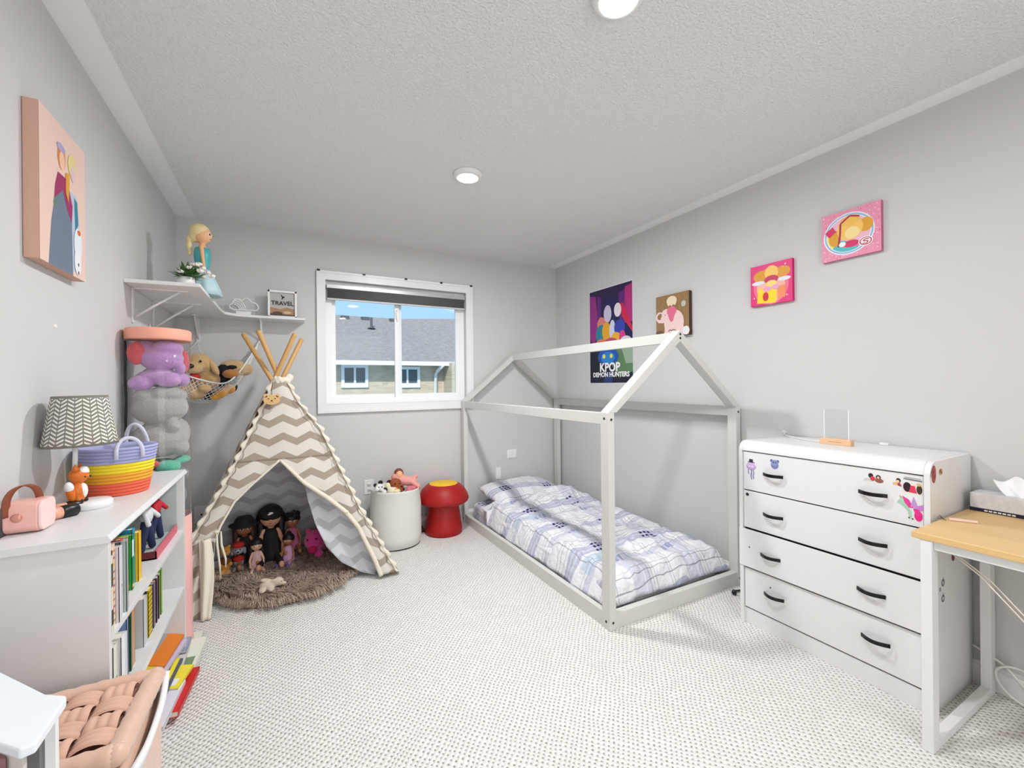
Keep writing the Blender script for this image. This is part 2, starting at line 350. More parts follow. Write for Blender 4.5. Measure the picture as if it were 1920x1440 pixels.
# ------------------------------------------------------------------ wall plates
PLATE = mat('plate_white', (238, 238, 238), .35)
def plate(x, z, w, h, label, cat, kind, name, side='back', y=None):
    loc = (x, YB, z) if side == 'back' else (XR, y, z)
    t_ = thing(name, label, cat, loc, rot=(0, 0, wrot(side)))
    MB().box((-w / 2, -.006, -h / 2), (w / 2, 0, h / 2)).build('cover_plate', PLATE, t_, world=False, bevel=.003)
    if kind == 'coax': MB().lathe([(.0001, .012), (.005, .012), (.006, 0)], M=Matrix.Translation((.004, -.006, 0)) @ Matrix.Rotation(PI / 2, 4, 'X'), n=12).build('socket', BLK, t_, world=False)
    if kind == 'outlet':
        for s_ in (-1, 1):
            b = MB(); b.lathe([(.0001, .003), (.015, .003), (.016, 0)], M=Matrix.Translation((0, -.005, s_ * .022)) @ Matrix.Rotation(PI / 2, 4, 'X'), n=18)
            b.box((-.006, -.0095, s_ * .022 - .004), (-.004, -.0075, s_ * .022 + .005), 1); b.box((.004, -.0095, s_ * .022 - .004), (.006, -.0075, s_ * .022 + .005), 1)
            b.build('socket', [PLATE, BLK], t_, world=False)
    if kind == 'double':
        for s_ in (-1, 1): MB().box((s_ * .026 - .018, -.010, -.034), (s_ * .026 + .018, -.005, .034)).build('rocker', PLATE, t_, world=False, bevel=.003)
    if kind == 'strip':
        for k in range(4): MB().box((-w * .3, -.0085, -h / 2 + .012 + k * h * .23), (w * .3, -.005, -h / 2 + .012 + k * h * .23 + h * .15)).build('button', PLATE, t_, world=False, bevel=.002)
    return t_
plate(-.515, .352, .078, .118, 'white wall plate with a round jack, left of the tent', 'wall plate', 'coax', 'wall_plate')
plate(.625, .405, .075, .12, 'white power outlet behind the canvas toy bin', 'outlet', 'outlet', 'power_outlet')
plate(1.972, .565, .105, .085, 'white double switch plate above the bed pillow', 'switch', 'double', 'switch_plate')
plate(1.823, .39, .055, .11, 'blank white wall plate beside the bed pillow', 'wall plate', 'blank', 'wall_plate')
plate(0, .375, .034, .118, 'narrow white remote holder on the right wall by the bed foot', 'remote', 'strip', 'remote_control', 'right', 1.742)
b = MB(); b.prism(ellp(0, 0, .006, .012, 10), -.001, .001, M=Matrix.Translation((XL + .001, 1.90, 1.449)) @ Matrix.Rotation(PI / 2, 4, 'Y'))
tag(b.build('wall_patch', PLATE), 'tiny white patch on the bare left wall', 'patch')

# ------------------------------------------------------------------ outside
BRICK = mat('pale_brick', (176, 166, 150), .9)
g = G(BRICK); X = g.xyz(); n = g.t.nodes.new('ShaderNodeTexBrick'); mpn = g.t.nodes.new('ShaderNodeMapping'); mpn.inputs['Rotation'].default_value = (-PI / 2, 0, 0)
g.t.links.new(g.v, mpn.inputs[0]); g.t.links.new(mpn.outputs[0], n.inputs[0])
n.inputs['Color1'].default_value = lin((204, 190, 166)); n.inputs['Color2'].default_value = lin((186, 172, 150)); n.inputs['Mortar'].default_value = lin((210, 200, 184)); n.inputs['Scale'].default_value = 4.5
n.inputs['Mortar Size'].default_value = .012; n.inputs['Brick Width'].default_value = .9; n.inputs['Row Height'].default_value = .3; g.col(n.outputs[0])
SHING = mat('asphalt_shingle', (150, 148, 148), .95)
g = G(SHING); X = g.xyz(); g.col(g.mix(g.noise(9, 8), lin((112, 106, 102)), lin((172, 165, 160))))
hs = thing('house', 'neighbouring brick house with a grey shingled roof beyond the window', 'house', (1.4, 14, -6), rot=(0, 0, 0))
FW = mat('far_white', (235, 238, 240), .5); FG = mat('far_glass', (78, 92, 96), .15)
def hx(x): return x
b = MB(); b.box((-6, 14, -6), (4.86, 20, 1.97)); b.box((4.86, 13.2, -6), (14, 20, 1.97)); b.build('wall', BRICK, hs)
b = MB(); b.add([(-6.4, 13.55, 1.97), (5.0, 13.55, 1.97), (5.0, 18, 4.02), (-6.4, 18, 4.02), (-6.4, 22, 1.97), (5.0, 22, 1.97)], [(0, 1, 2, 3), (3, 2, 5, 4), (0, 3, 4), (1, 5, 2)])
b.add([(4.95, 13.55, 1.97), (6.5, 12.6, 1.97), (14, 12.6, 1.97), (14, 17.6, 4.15), (7.2, 17.6, 4.15), (4.0, 18.0, 4.0)], [(0, 1, 4), (1, 2, 3, 4), (0, 4, 5)])
b.build('roof', SHING, hs)
b = MB(); b.box((-6.4, 13.45, 1.87), (5.0, 13.55, 2.0)); b.box((5.0, 12.5, 1.87), (14, 12.6, 2.0)); b.box((4.95, 12.6, 1.87), (5.05, 13.5, 2.0)); b.box((-6.4, 13.55, 1.93), (5.0, 14, 1.95)); b.build('gutter', FW, hs)
def fwin(x0, x1, z0, z1, y=14):
    b = MB(); w = .09
    for (a, c_, d, e) in ((x0 - w, x0, z0 - w * 1.6, z1 + w), (x1, x1 + w, z0 - w * 1.6, z1 + w), (x0, x1, z1, z1 + w), (x0, x1, z0 - w * 1.6, z0)): b.box((a, y - .06, d), (c_, y, e))
    b.box(((x0 + x1) / 2 - .03, y - .05, z0), ((x0 + x1) / 2 + .03, y, z1)); q = b.build('window', FW, hs)
    MB().box((x0, y - .02, z0), (x1, y - .005, z1)).build('pane', FG, q)
fwin(1.67, 2.28, 1.33, 1.80); fwin(3.28, 3.93, 1.31, 1.76); fwin(-1.2, -.5, 1.3, 1.8); fwin(5.15, 5.75, 1.27, 1.78, 13.2)
MB().tube([(4.66, 13.45, 1.9), (4.58, 13.8, 1.72), (4.55, 13.92, 1.6), (4.55, 13.92, -5.9)], .06).build('downspout', FW, hs)
for x in (2.0, 2.75, 3.85, 5.9): MB().box((x, 17.55, 3.78), (x + .3, 17.8, 3.95)).build('roof_vent', mat('vent_grey', (88, 88, 90), .7), hs)
MB().lathe([(.16, 0), (.05, .06), (.05, .42)], (2.95, 16.6, 3.37), 12).build('vent_pipe', mat('vent_grey', (88, 88, 90), .7), hs)
b = MB(); b.box((-40, 5, -6.2), (50, 60, -6)); struct(b.build('ground_outside', mat('lawn', (96, 112, 74), .95, vary=.3)))

# ------------------------------------------------------------------ pictures on the walls
def canvas(name, label, cat, side, y0, y1, z0, z1, th, shapes, edge_rgb, hang=.004):
    yc, zc = (y0 + y1) / 2, (z0 + z1) / 2; w, h = abs(y1 - y0), z1 - z0; x = XR if side == 'right' else XL
    t_ = thing(name, label, cat, (x, yc, zc), rot=(0, 0, wrot(side)))
    MB().box((-w / 2, -th, -h / 2), (w / 2, -.001, h / 2)).build('stretched_canvas', mat('edge_%d_%d_%d' % edge_rgb, edge_rgb, .8, bump=(600, .2, .0004)), t_, world=False, bevel=.002)
    mb = MB(); mats = []; art(mb, shapes, w, h, -th - .0002, oz=-h / 2, names=mats); mb.build('artwork', mats, t_, world=False)
    return t_
PK = (238, 205, 190)
canvas('canvas_print', 'large peach canvas print of two abstract gowned shapes on the left wall', 'picture', 'left', 1.708, 2.03, 1.62, 2.073, .035, [
    ('rect', 0, 0, 1, 1, PK), ('rect', 0, 0, .2, 1, (232, 196, 180)) if False else ('rect', .0, 0, 1, 1, PK),
    ('poly', [(.62, .60), (.78, .60), (.84, .42), (.86, .08), (.60, .0), (.58, .4)], (190, 200, 222)),
    ('poly', [(.72, .58), (.80, .56), (.82, .40), (.74, .33)], (38, 128, 152)),
    ('poly', [(.36, .62), (.52, .62), (.66, .42), (.68, .0), (.16, .0), (.22, .3)], (108, 122, 142)),
    ('poly', [(.34, .60), (.26, .42), (.30, .40), (.42, .58)], (92, 130, 118)),
    ('poly', [(.36, .66), (.56, .66), (.68, .5), (.66, .38), (.56, .44), (.46, .56), (.28, .46), (.30, .56)], (160, 28, 96)),
    ('ell', .44, .78, .085, .085, (226, 128, 52)), ('ell', .45, .76, .058, .066, (242, 196, 168)), ('ell', .43, .845, .09, .028, (176, 164, 206)),
    ('ell', .67, .79, .095, .08, (232, 214, 140)), ('ell', .69, .74, .05, .062, (226, 196, 206)), ('poly', [(.52, .70), (.62, .72), (.58, .5), (.52, .56)], (226, 160, 40)),
    ('ell', .80, .25, .10, .12, (232, 236, 240)), ('ell', .79, .12, .085, .10, (238, 240, 242)), ('ell', .82, .34, .04, .02, (214, 104, 44)),
    ('ell', .80, .10, .014, .014, (60, 60, 70)), ('ell', .80, .04, .014, .014, (60, 60, 70))], (206, 164, 146))
NAVY = (22, 22, 78)
pt = thing('poster', 'tall purple movie poster with white lettering on the right wall', 'poster', (XR, 2.874, 1.665), rot=(0, 0, wrot('right')))
mb = MB(); mats = [mat('poster_paper', (225, 225, 228), .4)]; w, h = .556, .848
mb.box((-w / 2, -.0012, -h / 2), (w / 2, -.0004, h / 2), 0)
sh = [('rect', .01, .01, .99, .99, NAVY), ('poly', [(.01, .99), (.99, .99), (.9, .8), (.5, .9), (.1, .8)], (40, 18, 70)), ('poly', [(.01, .95), (.16, .93), (.24, .55), (.1, .4), (.01, .5)], (150, 40, 130)),
      ('poly', [(.84, .95), (.99, .97), (.99, .6), (.78, .6)], (176, 40, 120)), ('poly', [(.2, .93), (.30, .9), (.28, .6), (.2, .55)], (96, 30, 120)), ('poly', [(.7, .9), (.84, .93), (.82, .6), (.72, .62)], (96, 30, 120)),
      ('poly', [(.70, .80), (.80, .80), (.99, .55), (.99, .5), (.78, .66)], (206, 28, 72)), ('rect', .01, .01, .99, .34, (16, 20, 40)), ('poly', [(.55, .34), (.99, .36), (.99, .12), (.7, .06), (.52, .2)], (90, 130, 88)),
      ('poly', [(.75, .36), (.99, .38), (.99, .2), (.85, .2)], (150, 175, 150)),
      ('ell', .45, .72, .09, .09, (206, 196, 222)), ('ell', .30, .62, .10, .08, (226, 130, 120)), ('ell', .68, .74, .08, .07, (232, 222, 228)), ('ell', .30, .52, .14, .10, (40, 130, 150)),
      ('ell', .42, .54, .10, .10, (232, 168, 30)), ('ell', .56, .54, .07, .11, (210, 214, 236)), ('ell', .72, .56, .12, .08, (50, 64, 170)), ('ell', .64, .46, .11, .06, (240, 176, 40)), ('ell', .78, .46, .07, .07, (214, 60, 130)),
      ('ell', .3, .42, .14, .05, (226, 120, 90)), ('ell', .52, .42, .16, .05, (190, 80, 110)), ('ell', .85, .42, .12, .05, (222, 216, 228)),
      ('ell', .45, .28, .24, .09, (24, 84, 176)), ('ell', .45, .27, .16, .06, (38, 132, 206)), ('ell', .36, .285, .035, .022, (236, 226, 90)), ('ell', .53, .285, .035, .022, (236, 226, 90)),
      ('poly', [(.35, .01), (.55, .01), (.58, .12), (.40, .12)], (40, 50, 110))]
art(mb, sh, w, h, -.0013, oz=-h / 2, names=mats)
mats.append(mat('poster_ink_white', (250, 250, 250), .4)); k = len(mats) - 1
text_into(mb, 'KPOP', .105, (-.005, -.0062, -.283), k, bold=.0035); text_into(mb, 'DEMON HUNTERS', .056, (.005, -.0062, -.345), k, bold=.002)
mb.build('print', mats, pt, world=False)
canvas('canvas_print', 'square brown canvas with a pink elephant above the bed frame peak', 'picture', 'right', 2.322, 2.028, 1.58, 1.885, .032, [
    ('rect', 0, 0, 1, 1, (150, 116, 74))] + [('line', [(.06 + .16 * i, .95), (.0 + .16 * i + .10, .86), (.06 + .16 * i, .77)], .012, (176, 142, 98)) for i in range(6)] + [('line', [(.06 + .16 * i, .72), (.0 + .16 * i + .10, .63), (.06 + .16 * i, .54)], .012, (176, 142, 98)) for i in range(6)] + [
    ('ell', .5, .84, .155, .115, (238, 220, 186)), ('rect', .34, .71, .66, .76, (150, 116, 74)), ('poly', [(.36, .78), (.64, .78), (.60, .72), (.55, .755), (.5, .71), (.45, .75), (.4, .72)], (238, 220, 186)),
    ('ell', .56, .32, .30, .30, (240, 208, 204)), ('poly', [(.26, .02), (.86, .02), (.84, .4), (.3, .4)], (240, 208, 204)), ('ell', .34, .50, .19, .17, (240, 208, 204)),
    ('ring', .12, .50, .125, .12, .055, (240, 208, 204)), ('poly', [(.02, .44), (.08, .36), (.24, .34), (.26, .42), (.10, .44)], (240, 208, 204)), ('ell', .14, .53, .05, .055, (150, 116, 74)),
    ('ell', .50, .60, .15, .11, (226, 110, 140)), ('poly', [(.37, .6), (.63, .6), (.54, .36), (.47, .34), (.41, .44)], (226, 110, 140)), ('ell', .30, .53, .014, .01, (70, 60, 60)),
    ('ell', .92, .10, .10, .10, (236, 232, 230)), ('ell', .12, .12, .12, .05, (110, 84, 58)), ('line', [(.40, .12), (.44, .16), (.5, .14), (.56, .16), (.62, .13)], .016, (70, 60, 60)), ('ell', .86, .72, .07, .07, (190, 190, 186))], (70, 52, 40))
canvas('canvas_print', 'small hot pink canvas with golden petals, the lower of two pink ones', 'picture', 'right', 1.591, 1.352, 1.695, 1.931, .022, [
    ('rect', 0, 0, 1, 1, (224, 40, 120)), ('ell', .5, .45, .42, .46, (238, 110, 140)), ('ell', .5, .42, .34, .40, (246, 180, 160)), ('poly', [(.16, .06), (.62, .02), (.66, .40), (.20, .42)], (250, 214, 20)), ('poly', [(.66, .1), (.84, .12), (.84, .42), (.66, .40)], (240, 140, 90)),
    ('ell', .26, .72, .18, .14, (222, 150, 30)), ('ell', .78, .74, .18, .13, (222, 150, 30)), ('ell', .52, .76, .16, .18, (244, 196, 90)), ('ell', .52, .60, .17, .10, (196, 30, 84)), ('ell', .52, .50, .13, .08, (250, 214, 120)),
    ('ell', .2, .56, .16, .05, (226, 226, 236), ), ('ell', .82, .56, .15, .05, (226, 226, 236)), ('ell', .42, .38, .10, .06, (232, 160, 200)), ('ell', .62, .40, .09, .06, (232, 160, 200)), ('ell', .38, .2, .07, .11, (206, 20, 50)), ('ell', .1, .2, .02, .02, (250, 200, 220)), ('ell', .88, .16, .02, .02, (250, 200, 220)), ('ell', .85, .9, .02, .02, (250, 200, 220))], (206, 30, 104))
canvas('canvas_print', 'larger pink speckled canvas with a round rainbow badge, highest on the right wall', 'picture', 'right', 1.203, .952, 1.86, 2.10, .022, [
    ('rect', 0, 0, 1, 1, (232, 146, 172))] + [('ell', random.random() * .96 + .02, random.random() * .96 + .02, .010, .010, random.choice([(250, 200, 214), (206, 92, 128), (246, 214, 222)])) for i in range(170)] + [
    ('ell', .47, .5, .435, .43, (236, 240, 246)), ('ell', .47, .5, .415, .41, (150, 182, 216)), ('ell', .47, .5, .385, .38, (240, 240, 246)), ('ell', .47, .5, .37, .365, (240, 184, 204)),
    ('poly', ellp(.47, .5, .37, .365, 20, 0, 2.9, 5.2) + [(.6, .3), (.3, .4)], (74, 190, 196)), ('poly', ellp(.47, .5, .37, .365, 14, 0, 2.6, 3.9) + [(.3, .42)], (240, 226, 110)), ('poly', [(.3, .30), (.72, .30), (.66, .2), (.4, .22)], (236, 120, 160)),
    ('ell', .24, .46, .11, .17, (222, 158, 36)), ('ell', .76, .60, .12, .14, (222, 158, 36)), ('ell', .5, .60, .22, .24, (244, 196, 96)), ('ell', .5, .76, .17, .11, (240, 188, 84)), ('line', [(.30, .26), (.33, .5), (.34, .74), (.5, .86), (.66, .80)], .035, (172, 22, 66)),
    ('ell', .54, .50, .13, .12, (248, 220, 150)), ('poly', [(.06, .62), (.2, .72), (.26, .60), (.14, .5)], (214, 34, 96)), ('ell', .52, .28, .13, .07, (214, 34, 96)), ('ell', .37, .3, .06, .05, (246, 246, 248)),
    ('ell', .76, .26, .12, .10, (246, 236, 240)), ('ring', .76, .26, .10, .08, .02, (190, 40, 70)), ('line', [(.81, .29), (.75, .30), (.72, .27), (.80, .25), (.78, .21), (.71, .22)], .018, (190, 40, 70))], (196, 110, 140))

# ------------------------------------------------------------------ corner shelf with brackets
SHW = mat('shelf_white', (228, 228, 227), .4, vary=.02)
sh_ = thing('corner_shelf', 'white L-shaped shelf high in the left corner on white brackets', 'shelf', (-.641, 3.70, 1.735))
b = MB(); b.prism([(XL, 2.575), (-.350, 2.555), (-.345, 3.30), (-.335, 3.44), (-.27, 3.505), (-.15, 3.52), (.152, 3.52), (.152, YB), (XL, YB)], 1.735, 1.753); b.build('board', SHW, sh_, bevel=.003)
def bracket(p, wall, L=.2):
    b = MB(); n_ = Vector((1, 0, 0)) if wall == 'left' else Vector((0, -1, 0)); p = Vector(p)
    s_ = Vector((0, 1, 0)) if wall == 'left' else Vector((1, 0, 0))
    b.beam(p + n_ * .004, p + n_ * .004 - Vector((0, 0, .17)), .022, .006, upv=n_); b.beam(p + n_ * .004 - Vector((0, 0, .003)), p + n_ * L - Vector((0, 0, .003)), .022, .006)
    b.tube([p + n_ * .006 - Vector((0, 0, .15)), p + n_ * (L * .35) - Vector((0, 0, .09)), p + n_ * (L * .85) - Vector((0, 0, .006))], .006, 8)
    b.build('bracket', SHW, sh_)
bracket((XL, 2.70, 1.735), 'left', .22); bracket((XL, 3.08, 1.735), 'left', .22); bracket((-.52, YB, 1.735), 'back', .17); bracket((-.135, YB, 1.735), 'back', .16)
# things on it
SKIN = mat('doll_skin', (236, 178, 134), .5); SKIN2 = mat('doll_skin_tan', (176, 112, 78), .5); SKIN3 = mat('doll_skin_pale', (240, 196, 164), .5)
BLOND = mat('blond_hair', (232, 212, 158), .6, bump=(120, .8, .003)); TEAL = mat('teal_dress', (74, 168, 172), .45, vary=.15); TULLE = mat('pale_tulle', (178, 208, 212), .6, vary=.1)
HAIR = mat('black_hair', (16, 13, 14), .45, bump=(160, .8, .003)); HAIRB = mat('brown_hair', (58, 32, 22), .5, bump=(160, .8, .003))
EYE_W = mat('eye_white', (240, 240, 240), .2); EYE_B = mat('eye_black', (14, 12, 12), .15); LIP = mat('lip_red', (190, 60, 62), .4)
def face(hd, c, r, fwd, parent, big=1.0):
    """eyes and mouth on a head of radius r at c looking along fwd (unit, horizontal)"""
    f_ = Vector(fwd).normalized(); s_ = f_.cross(Vector((0, 0, 1))).normalized(); c = Vector(c)
    for k in (-1, 1):
        b = MB(); d = (f_ * .90 + s_ * .36 * k + Vector((0, 0, -.02))).normalized(); rot = d.to_track_quat('Z', 'Y').to_euler()
        b.ell(c + d * r * .93, (r * .17 * big, r * .20 * big, r * .06), 0, rot, 12); b.ell(c + d * r * .985, (r * .10 * big, r * .13 * big, r * .04), 1, rot, 10)
        b.build('eye', [EYE_W, EYE_B], parent)
    b = MB(); d = (f_ * .90 + Vector((0, 0, -.50))).normalized(); b.ell(c + d * r * .93, (r * .13, r * .05, r * .05), 0, d.to_track_quat('Z', 'Y').to_euler(), 10); b.build('mouth', LIP, parent)
# standing doll on the shelf
dx, dy, dz = -.385, 2.90, 1.753
d = thing('doll', 'standing blond doll in a teal gown beside flowers on the corner shelf', 'doll', (dx, dy, dz))
hc = Vector((dx, dy, dz + .300)); f_ = Vector((.97, -.25, 0)).normalized()
b = MB(); b.ell(hc, (.040, .038, .044)); b.ell(hc + f_ * .036 + Vector((0, 0, -.008)), (.008, .008, .009)); b.cap((dx, dy, dz + .24), (dx, dy, dz + .275), .013); b.ell((dx, dy, dz + .215), (.024, .03, .04)); b.ell((dx, dy, dz + .16), (.02, .024, .03))
for s_ in (-1, 1): b.cap((dx, dy + s_ * .030, dz + .235), (dx + .012, dy + s_ * .046, dz + .13), .010, .007)
for s_ in (-1, 1): b.cap((dx, dy + s_ * .015, dz + .15), (dx, dy + s_ * .015, dz + .012), .014, .010)
fuse(b.build('body', SKIN, d), .003)
face(None, hc, .042, f_, d, 1.1)
b = MB(); b.ell(hc + Vector((-.010, .002, .012)), (.045, .043, .042)); b.ell(hc + Vector((-.03, .004, -.01)), (.025, .03, .03)); b.ell(hc + Vector((-.05, .004, -.028)), (.015, .016, .022)); b.ell(hc + Vector((-.052, .0, -.06)), (.013, .014, .022)); b.ell(hc + Vector((-.05, -.0, -.09)), (.010, .011, .02)); fuse(b.build('hair', BLOND, d), .0035, 3)
b = MB(); b.lathe([(.031, .10), (.026, .125), (.032, .165), (.036, .2), (.030, .232)], (dx, dy, dz), 24); b.build('bodice', TEAL, d)
b = MB(); wob = lambda a, z: 1 + .06 * math.sin(9 * a) * max(0, .15 - z) * 8
b.lathe([(.078, .002), (.070, .04), (.050, .09), (.030, .13)], (dx, dy, dz), 54, wob=wob); b.build('skirt', TULLE, d)
d.scale = (1.13, 1.13, 1.13)
# vase of flowers
v = thing('flower_pot', 'white marbled pot of pale flowers and leaves at the shelf corner', 'plant', (-.435, 2.745, 1.753))
b = MB(); b.lathe([(.024, 0), (.034, .01), (.040, .035), (.036, .062), (.031, .062), (.034, .035), (.02, .006)], (-.435, 2.745, 1.753), 28); b.build('pot', mat('marble_white', (236, 234, 234), .25, vary=.12, vscale=30), v)
b = MB(); LEAF = mat('leaf_green', (62, 104, 44), .6, vary=.35, vscale=40); random.seed(3)
for i in range(90):
    a = random.uniform(0, 2 * PI); el = random.uniform(-.3, 1.3); L = random.uniform(.035, .075); p = Vector((-.425 + .02 * math.cos(a), 2.75 + .02 * math.sin(a), 1.81 + random.random() * .03))
    d_ = Vector((math.cos(a) * math.cos(el) + .25, math.sin(a) * math.cos(el), math.sin(el))).normalized(); s_ = d_.cross(Vector((0, 0, 1))).normalized() * L * .13
    b.add([p, p + d_ * L * .5 + s_, p + d_ * L, p + d_ * L * .5 - s_], [(0, 1, 2, 3)])
b.build('foliage', LEAF, v, solid=.0008)
FLW = mat('petal_cream', (240, 232, 222), .7)
for i in range(15):
    a = i * 2.4; rr = .012 + .0045 * i; c0 = Vector((-.405 + rr * math.cos(a) + .012, 2.75 + rr * math.sin(a), 1.890 - .0045 * i)); b = MB()
    for k in range(5): q = k * 2 * PI / 5; b.ell(c0 + Vector((math.cos(q) * .008, math.sin(q) * .008, .002)), (.0095, .007, .009), 0, (0, .9, q), 8)
    b.ell(c0 + Vector((0, 0, .005)), (.007, .007, .009), 0, n=8); b.ell(c0 + Vector((0, 0, .012)), .003, 1, n=8); b.build('flower', [FLW, mat('pollen', (214, 190, 90), .7)], v)
# cloud ornament
cl = thing('cloud_ornament', 'white rainbow and cloud ornament on a block on the shelf', 'ornament', (-.235, 3.60, 1.753))
WP = mat('ornament_white', (240, 240, 240), .35)
MB().box((-.285, 3.585, 1.753), (-.195, 3.615, 1.785)).build('base', WP, cl, bevel=.002)
b = MB(); cp = [(-.30, 1.795), (-.322, 1.806), (-.325, 1.826), (-.306, 1.838), (-.302, 1.856), (-.284, 1.872), (-.262, 1.872), (-.246, 1.862), (-.236, 1.88), (-.216, 1.884), (-.200, 1.866), (-.186, 1.852), (-.166, 1.850), (-.152, 1.832), (-.148, 1.812), (-.160, 1.797)]
b.tube([(x, 3.6, z) for x, z in cp], .0045, 8, closed=True); b.build('cloud_outline', WP, cl)
for i, r in enumerate((.030, .042, .054, .066)):
    b = MB(); b.tube([(-.295 + r * math.cos(a) * 1.0, 3.6, 1.797 + r * math.sin(a) * 1.15) for a in [k * PI / 22 for k in range(0, 13)]], .0035, 8); b.build('rainbow_arc', WP, cl)
# framed print
fr_ = thing('picture_frame', 'small white framed travel print standing on the shelf', 'picture frame', (.005, 3.60, 1.753))
x0, x1, z0, z1, y = -.090, .100, 1.755, 1.955, 3.60
b = MB()
for (a, c_, d_, e) in ((x0, x0 + .014, z0, z1), (x1 - .014, x1, z0, z1), (x0, x1, z1 - .014, z1), (x0, x1, z0, z0 + .014)): b.box((a, y - .012, d_), (c_, y + .012, e))
b.box((x0 + .01, y + .004, z0 + .01), (x1 - .01, y + .011, z1 - .01)); b.build('frame', WP, fr_, bevel=.0015)
mb = MB(); mats = []; art(mb, [('rect', 0, 0, 1, 1, (182, 180, 178)), ('poly', [(0, 0), (1, 0), (1, .30), (.7, .38), (.4, .30), (0, .36)], (168, 130, 96)), ('ell', .3, .12, .2, .07, (84, 62, 48)), ('ell', .7, .16, .16, .06, (206, 176, 140)), ('poly', [(0, 0), (1, 0), (1, .06), (0, .1)], (70, 56, 48)),
    ('line', [(.45, .9), (.52, .8), (.58, .84), (.50, .78), (.48, .72)], .05, (30, 28, 28))], .162, .172, y + .003, ox=-.076, oz=1.769, names=mats)
mats.append(BLK); text_into(mb, 'TRAVEL', .042, (.005, y - .001, 1.862), len(mats) - 1, bold=.0008); mb.build('print', mats, fr_)
# ------------------------------------------------------------------ low bookcase
BX0, BX1, BY0, BY1, BZ = -.641 + .015, -.392, 1.455, 2.42, .875
bc = thing('bookcase', 'low white open bookcase along the left wall', 'bookcase', (BX0, BY0, 0))
LAM = mat('white_laminate', (226, 226, 226), .38, vary=.02)
b = MB(); b.box((BX0, BY0, 0), (BX1 - .004, BY0 + .018, BZ - .022)); b.build('side_panel', LAM, bc, bevel=.001)
b = MB(); b.box((BX0, BY1 - .018, 0), (BX1 - .004, BY1, BZ - .022)); b.build('side_panel', LAM, bc, bevel=.001)
MB().box((BX0, BY0 + .018, .02), (BX0 + .006, BY1 - .018, BZ - .022)).build('back_panel', LAM, bc)
b = MB(); b.prism([(BX0, BZ - .022), (BX1, BZ - .022), (BX1 + .006, BZ - .014), (BX1 - .002, BZ), (BX0, BZ)], -(BY1 + .006), -(BY0 - .012), M=Matrix.Rotation(PI / 2, 4, 'X')); b.build('top', LAM, bc, bevel=.002)
SZ = (.607, .352)
for z in SZ + (.018,): MB().box((BX0 + .006, BY0 + .018, z - .018), (BX1 - .006, BY1 - .018, z)).build('shelf', LAM, bc, bevel=.001)
PAGE = mat('book_pages', (238, 232, 216), .9, bump=(900, .3, .0003))
def book(x, y, z, th, dp, h, rgb, label, group=None, rot=(0, 0, 0), accents=(), lean=0, cover=None):
    """upright book: spine faces +X at local x=0, thickness along Y, bottom at z=0"""
    t_ = thing('book', label, 'book', (x, y, z), group, (lean, 0, rot[2]) if rot == (0, 0, 0) else rot)
    m = mat('cover_%d_%d_%d' % rgb, rgb, .42); mats = [m]; b = MB(); c_ = .0016
    b.box((-dp, -th / 2, 0), (0, -th / 2 + c_, h)); b.box((-dp, th / 2 - c_, 0), (0, th / 2, h)); b.box((-c_, -th / 2, 0), (0, th / 2, h))
    for (a0, a1, rg) in accents:
        mm = mat('ink_%d_%d_%d' % rg, rg, .45)
        if mm not in mats: mats.append(mm)
        k = mats.index(mm); b.box((0, -th / 2 + .0006, a0 * h), (.0004, th / 2 - .0006, a1 * h), k)
    if cover:
        for shp in cover:
            mm = mat('ink_%d_%d_%d' % shp[-1], shp[-1], .45)
            if mm not in mats: mats.append(mm)
            P = ellp(shp[1], shp[2], shp[3], shp[4], 18) if shp[0] == 'ell' else [(shp[1], shp[2]), (shp[3], shp[2]), (shp[3], shp[4]), (shp[1], shp[4])]
            for s_ in (-1, 1): b.add([(-dp * (1 - px_), s_ * (th / 2 + .0003), pz_ * h) for px_, pz_ in P], [tuple(range(len(P)))], mats.index(mm))
    b.build('cover', mats, t_, world=False)
    MB().box((-dp + .002, -th / 2 + c_, .003), (-c_, th / 2 - c_, h - .003)).build('pages', PAGE, t_, world=False)
    return t_
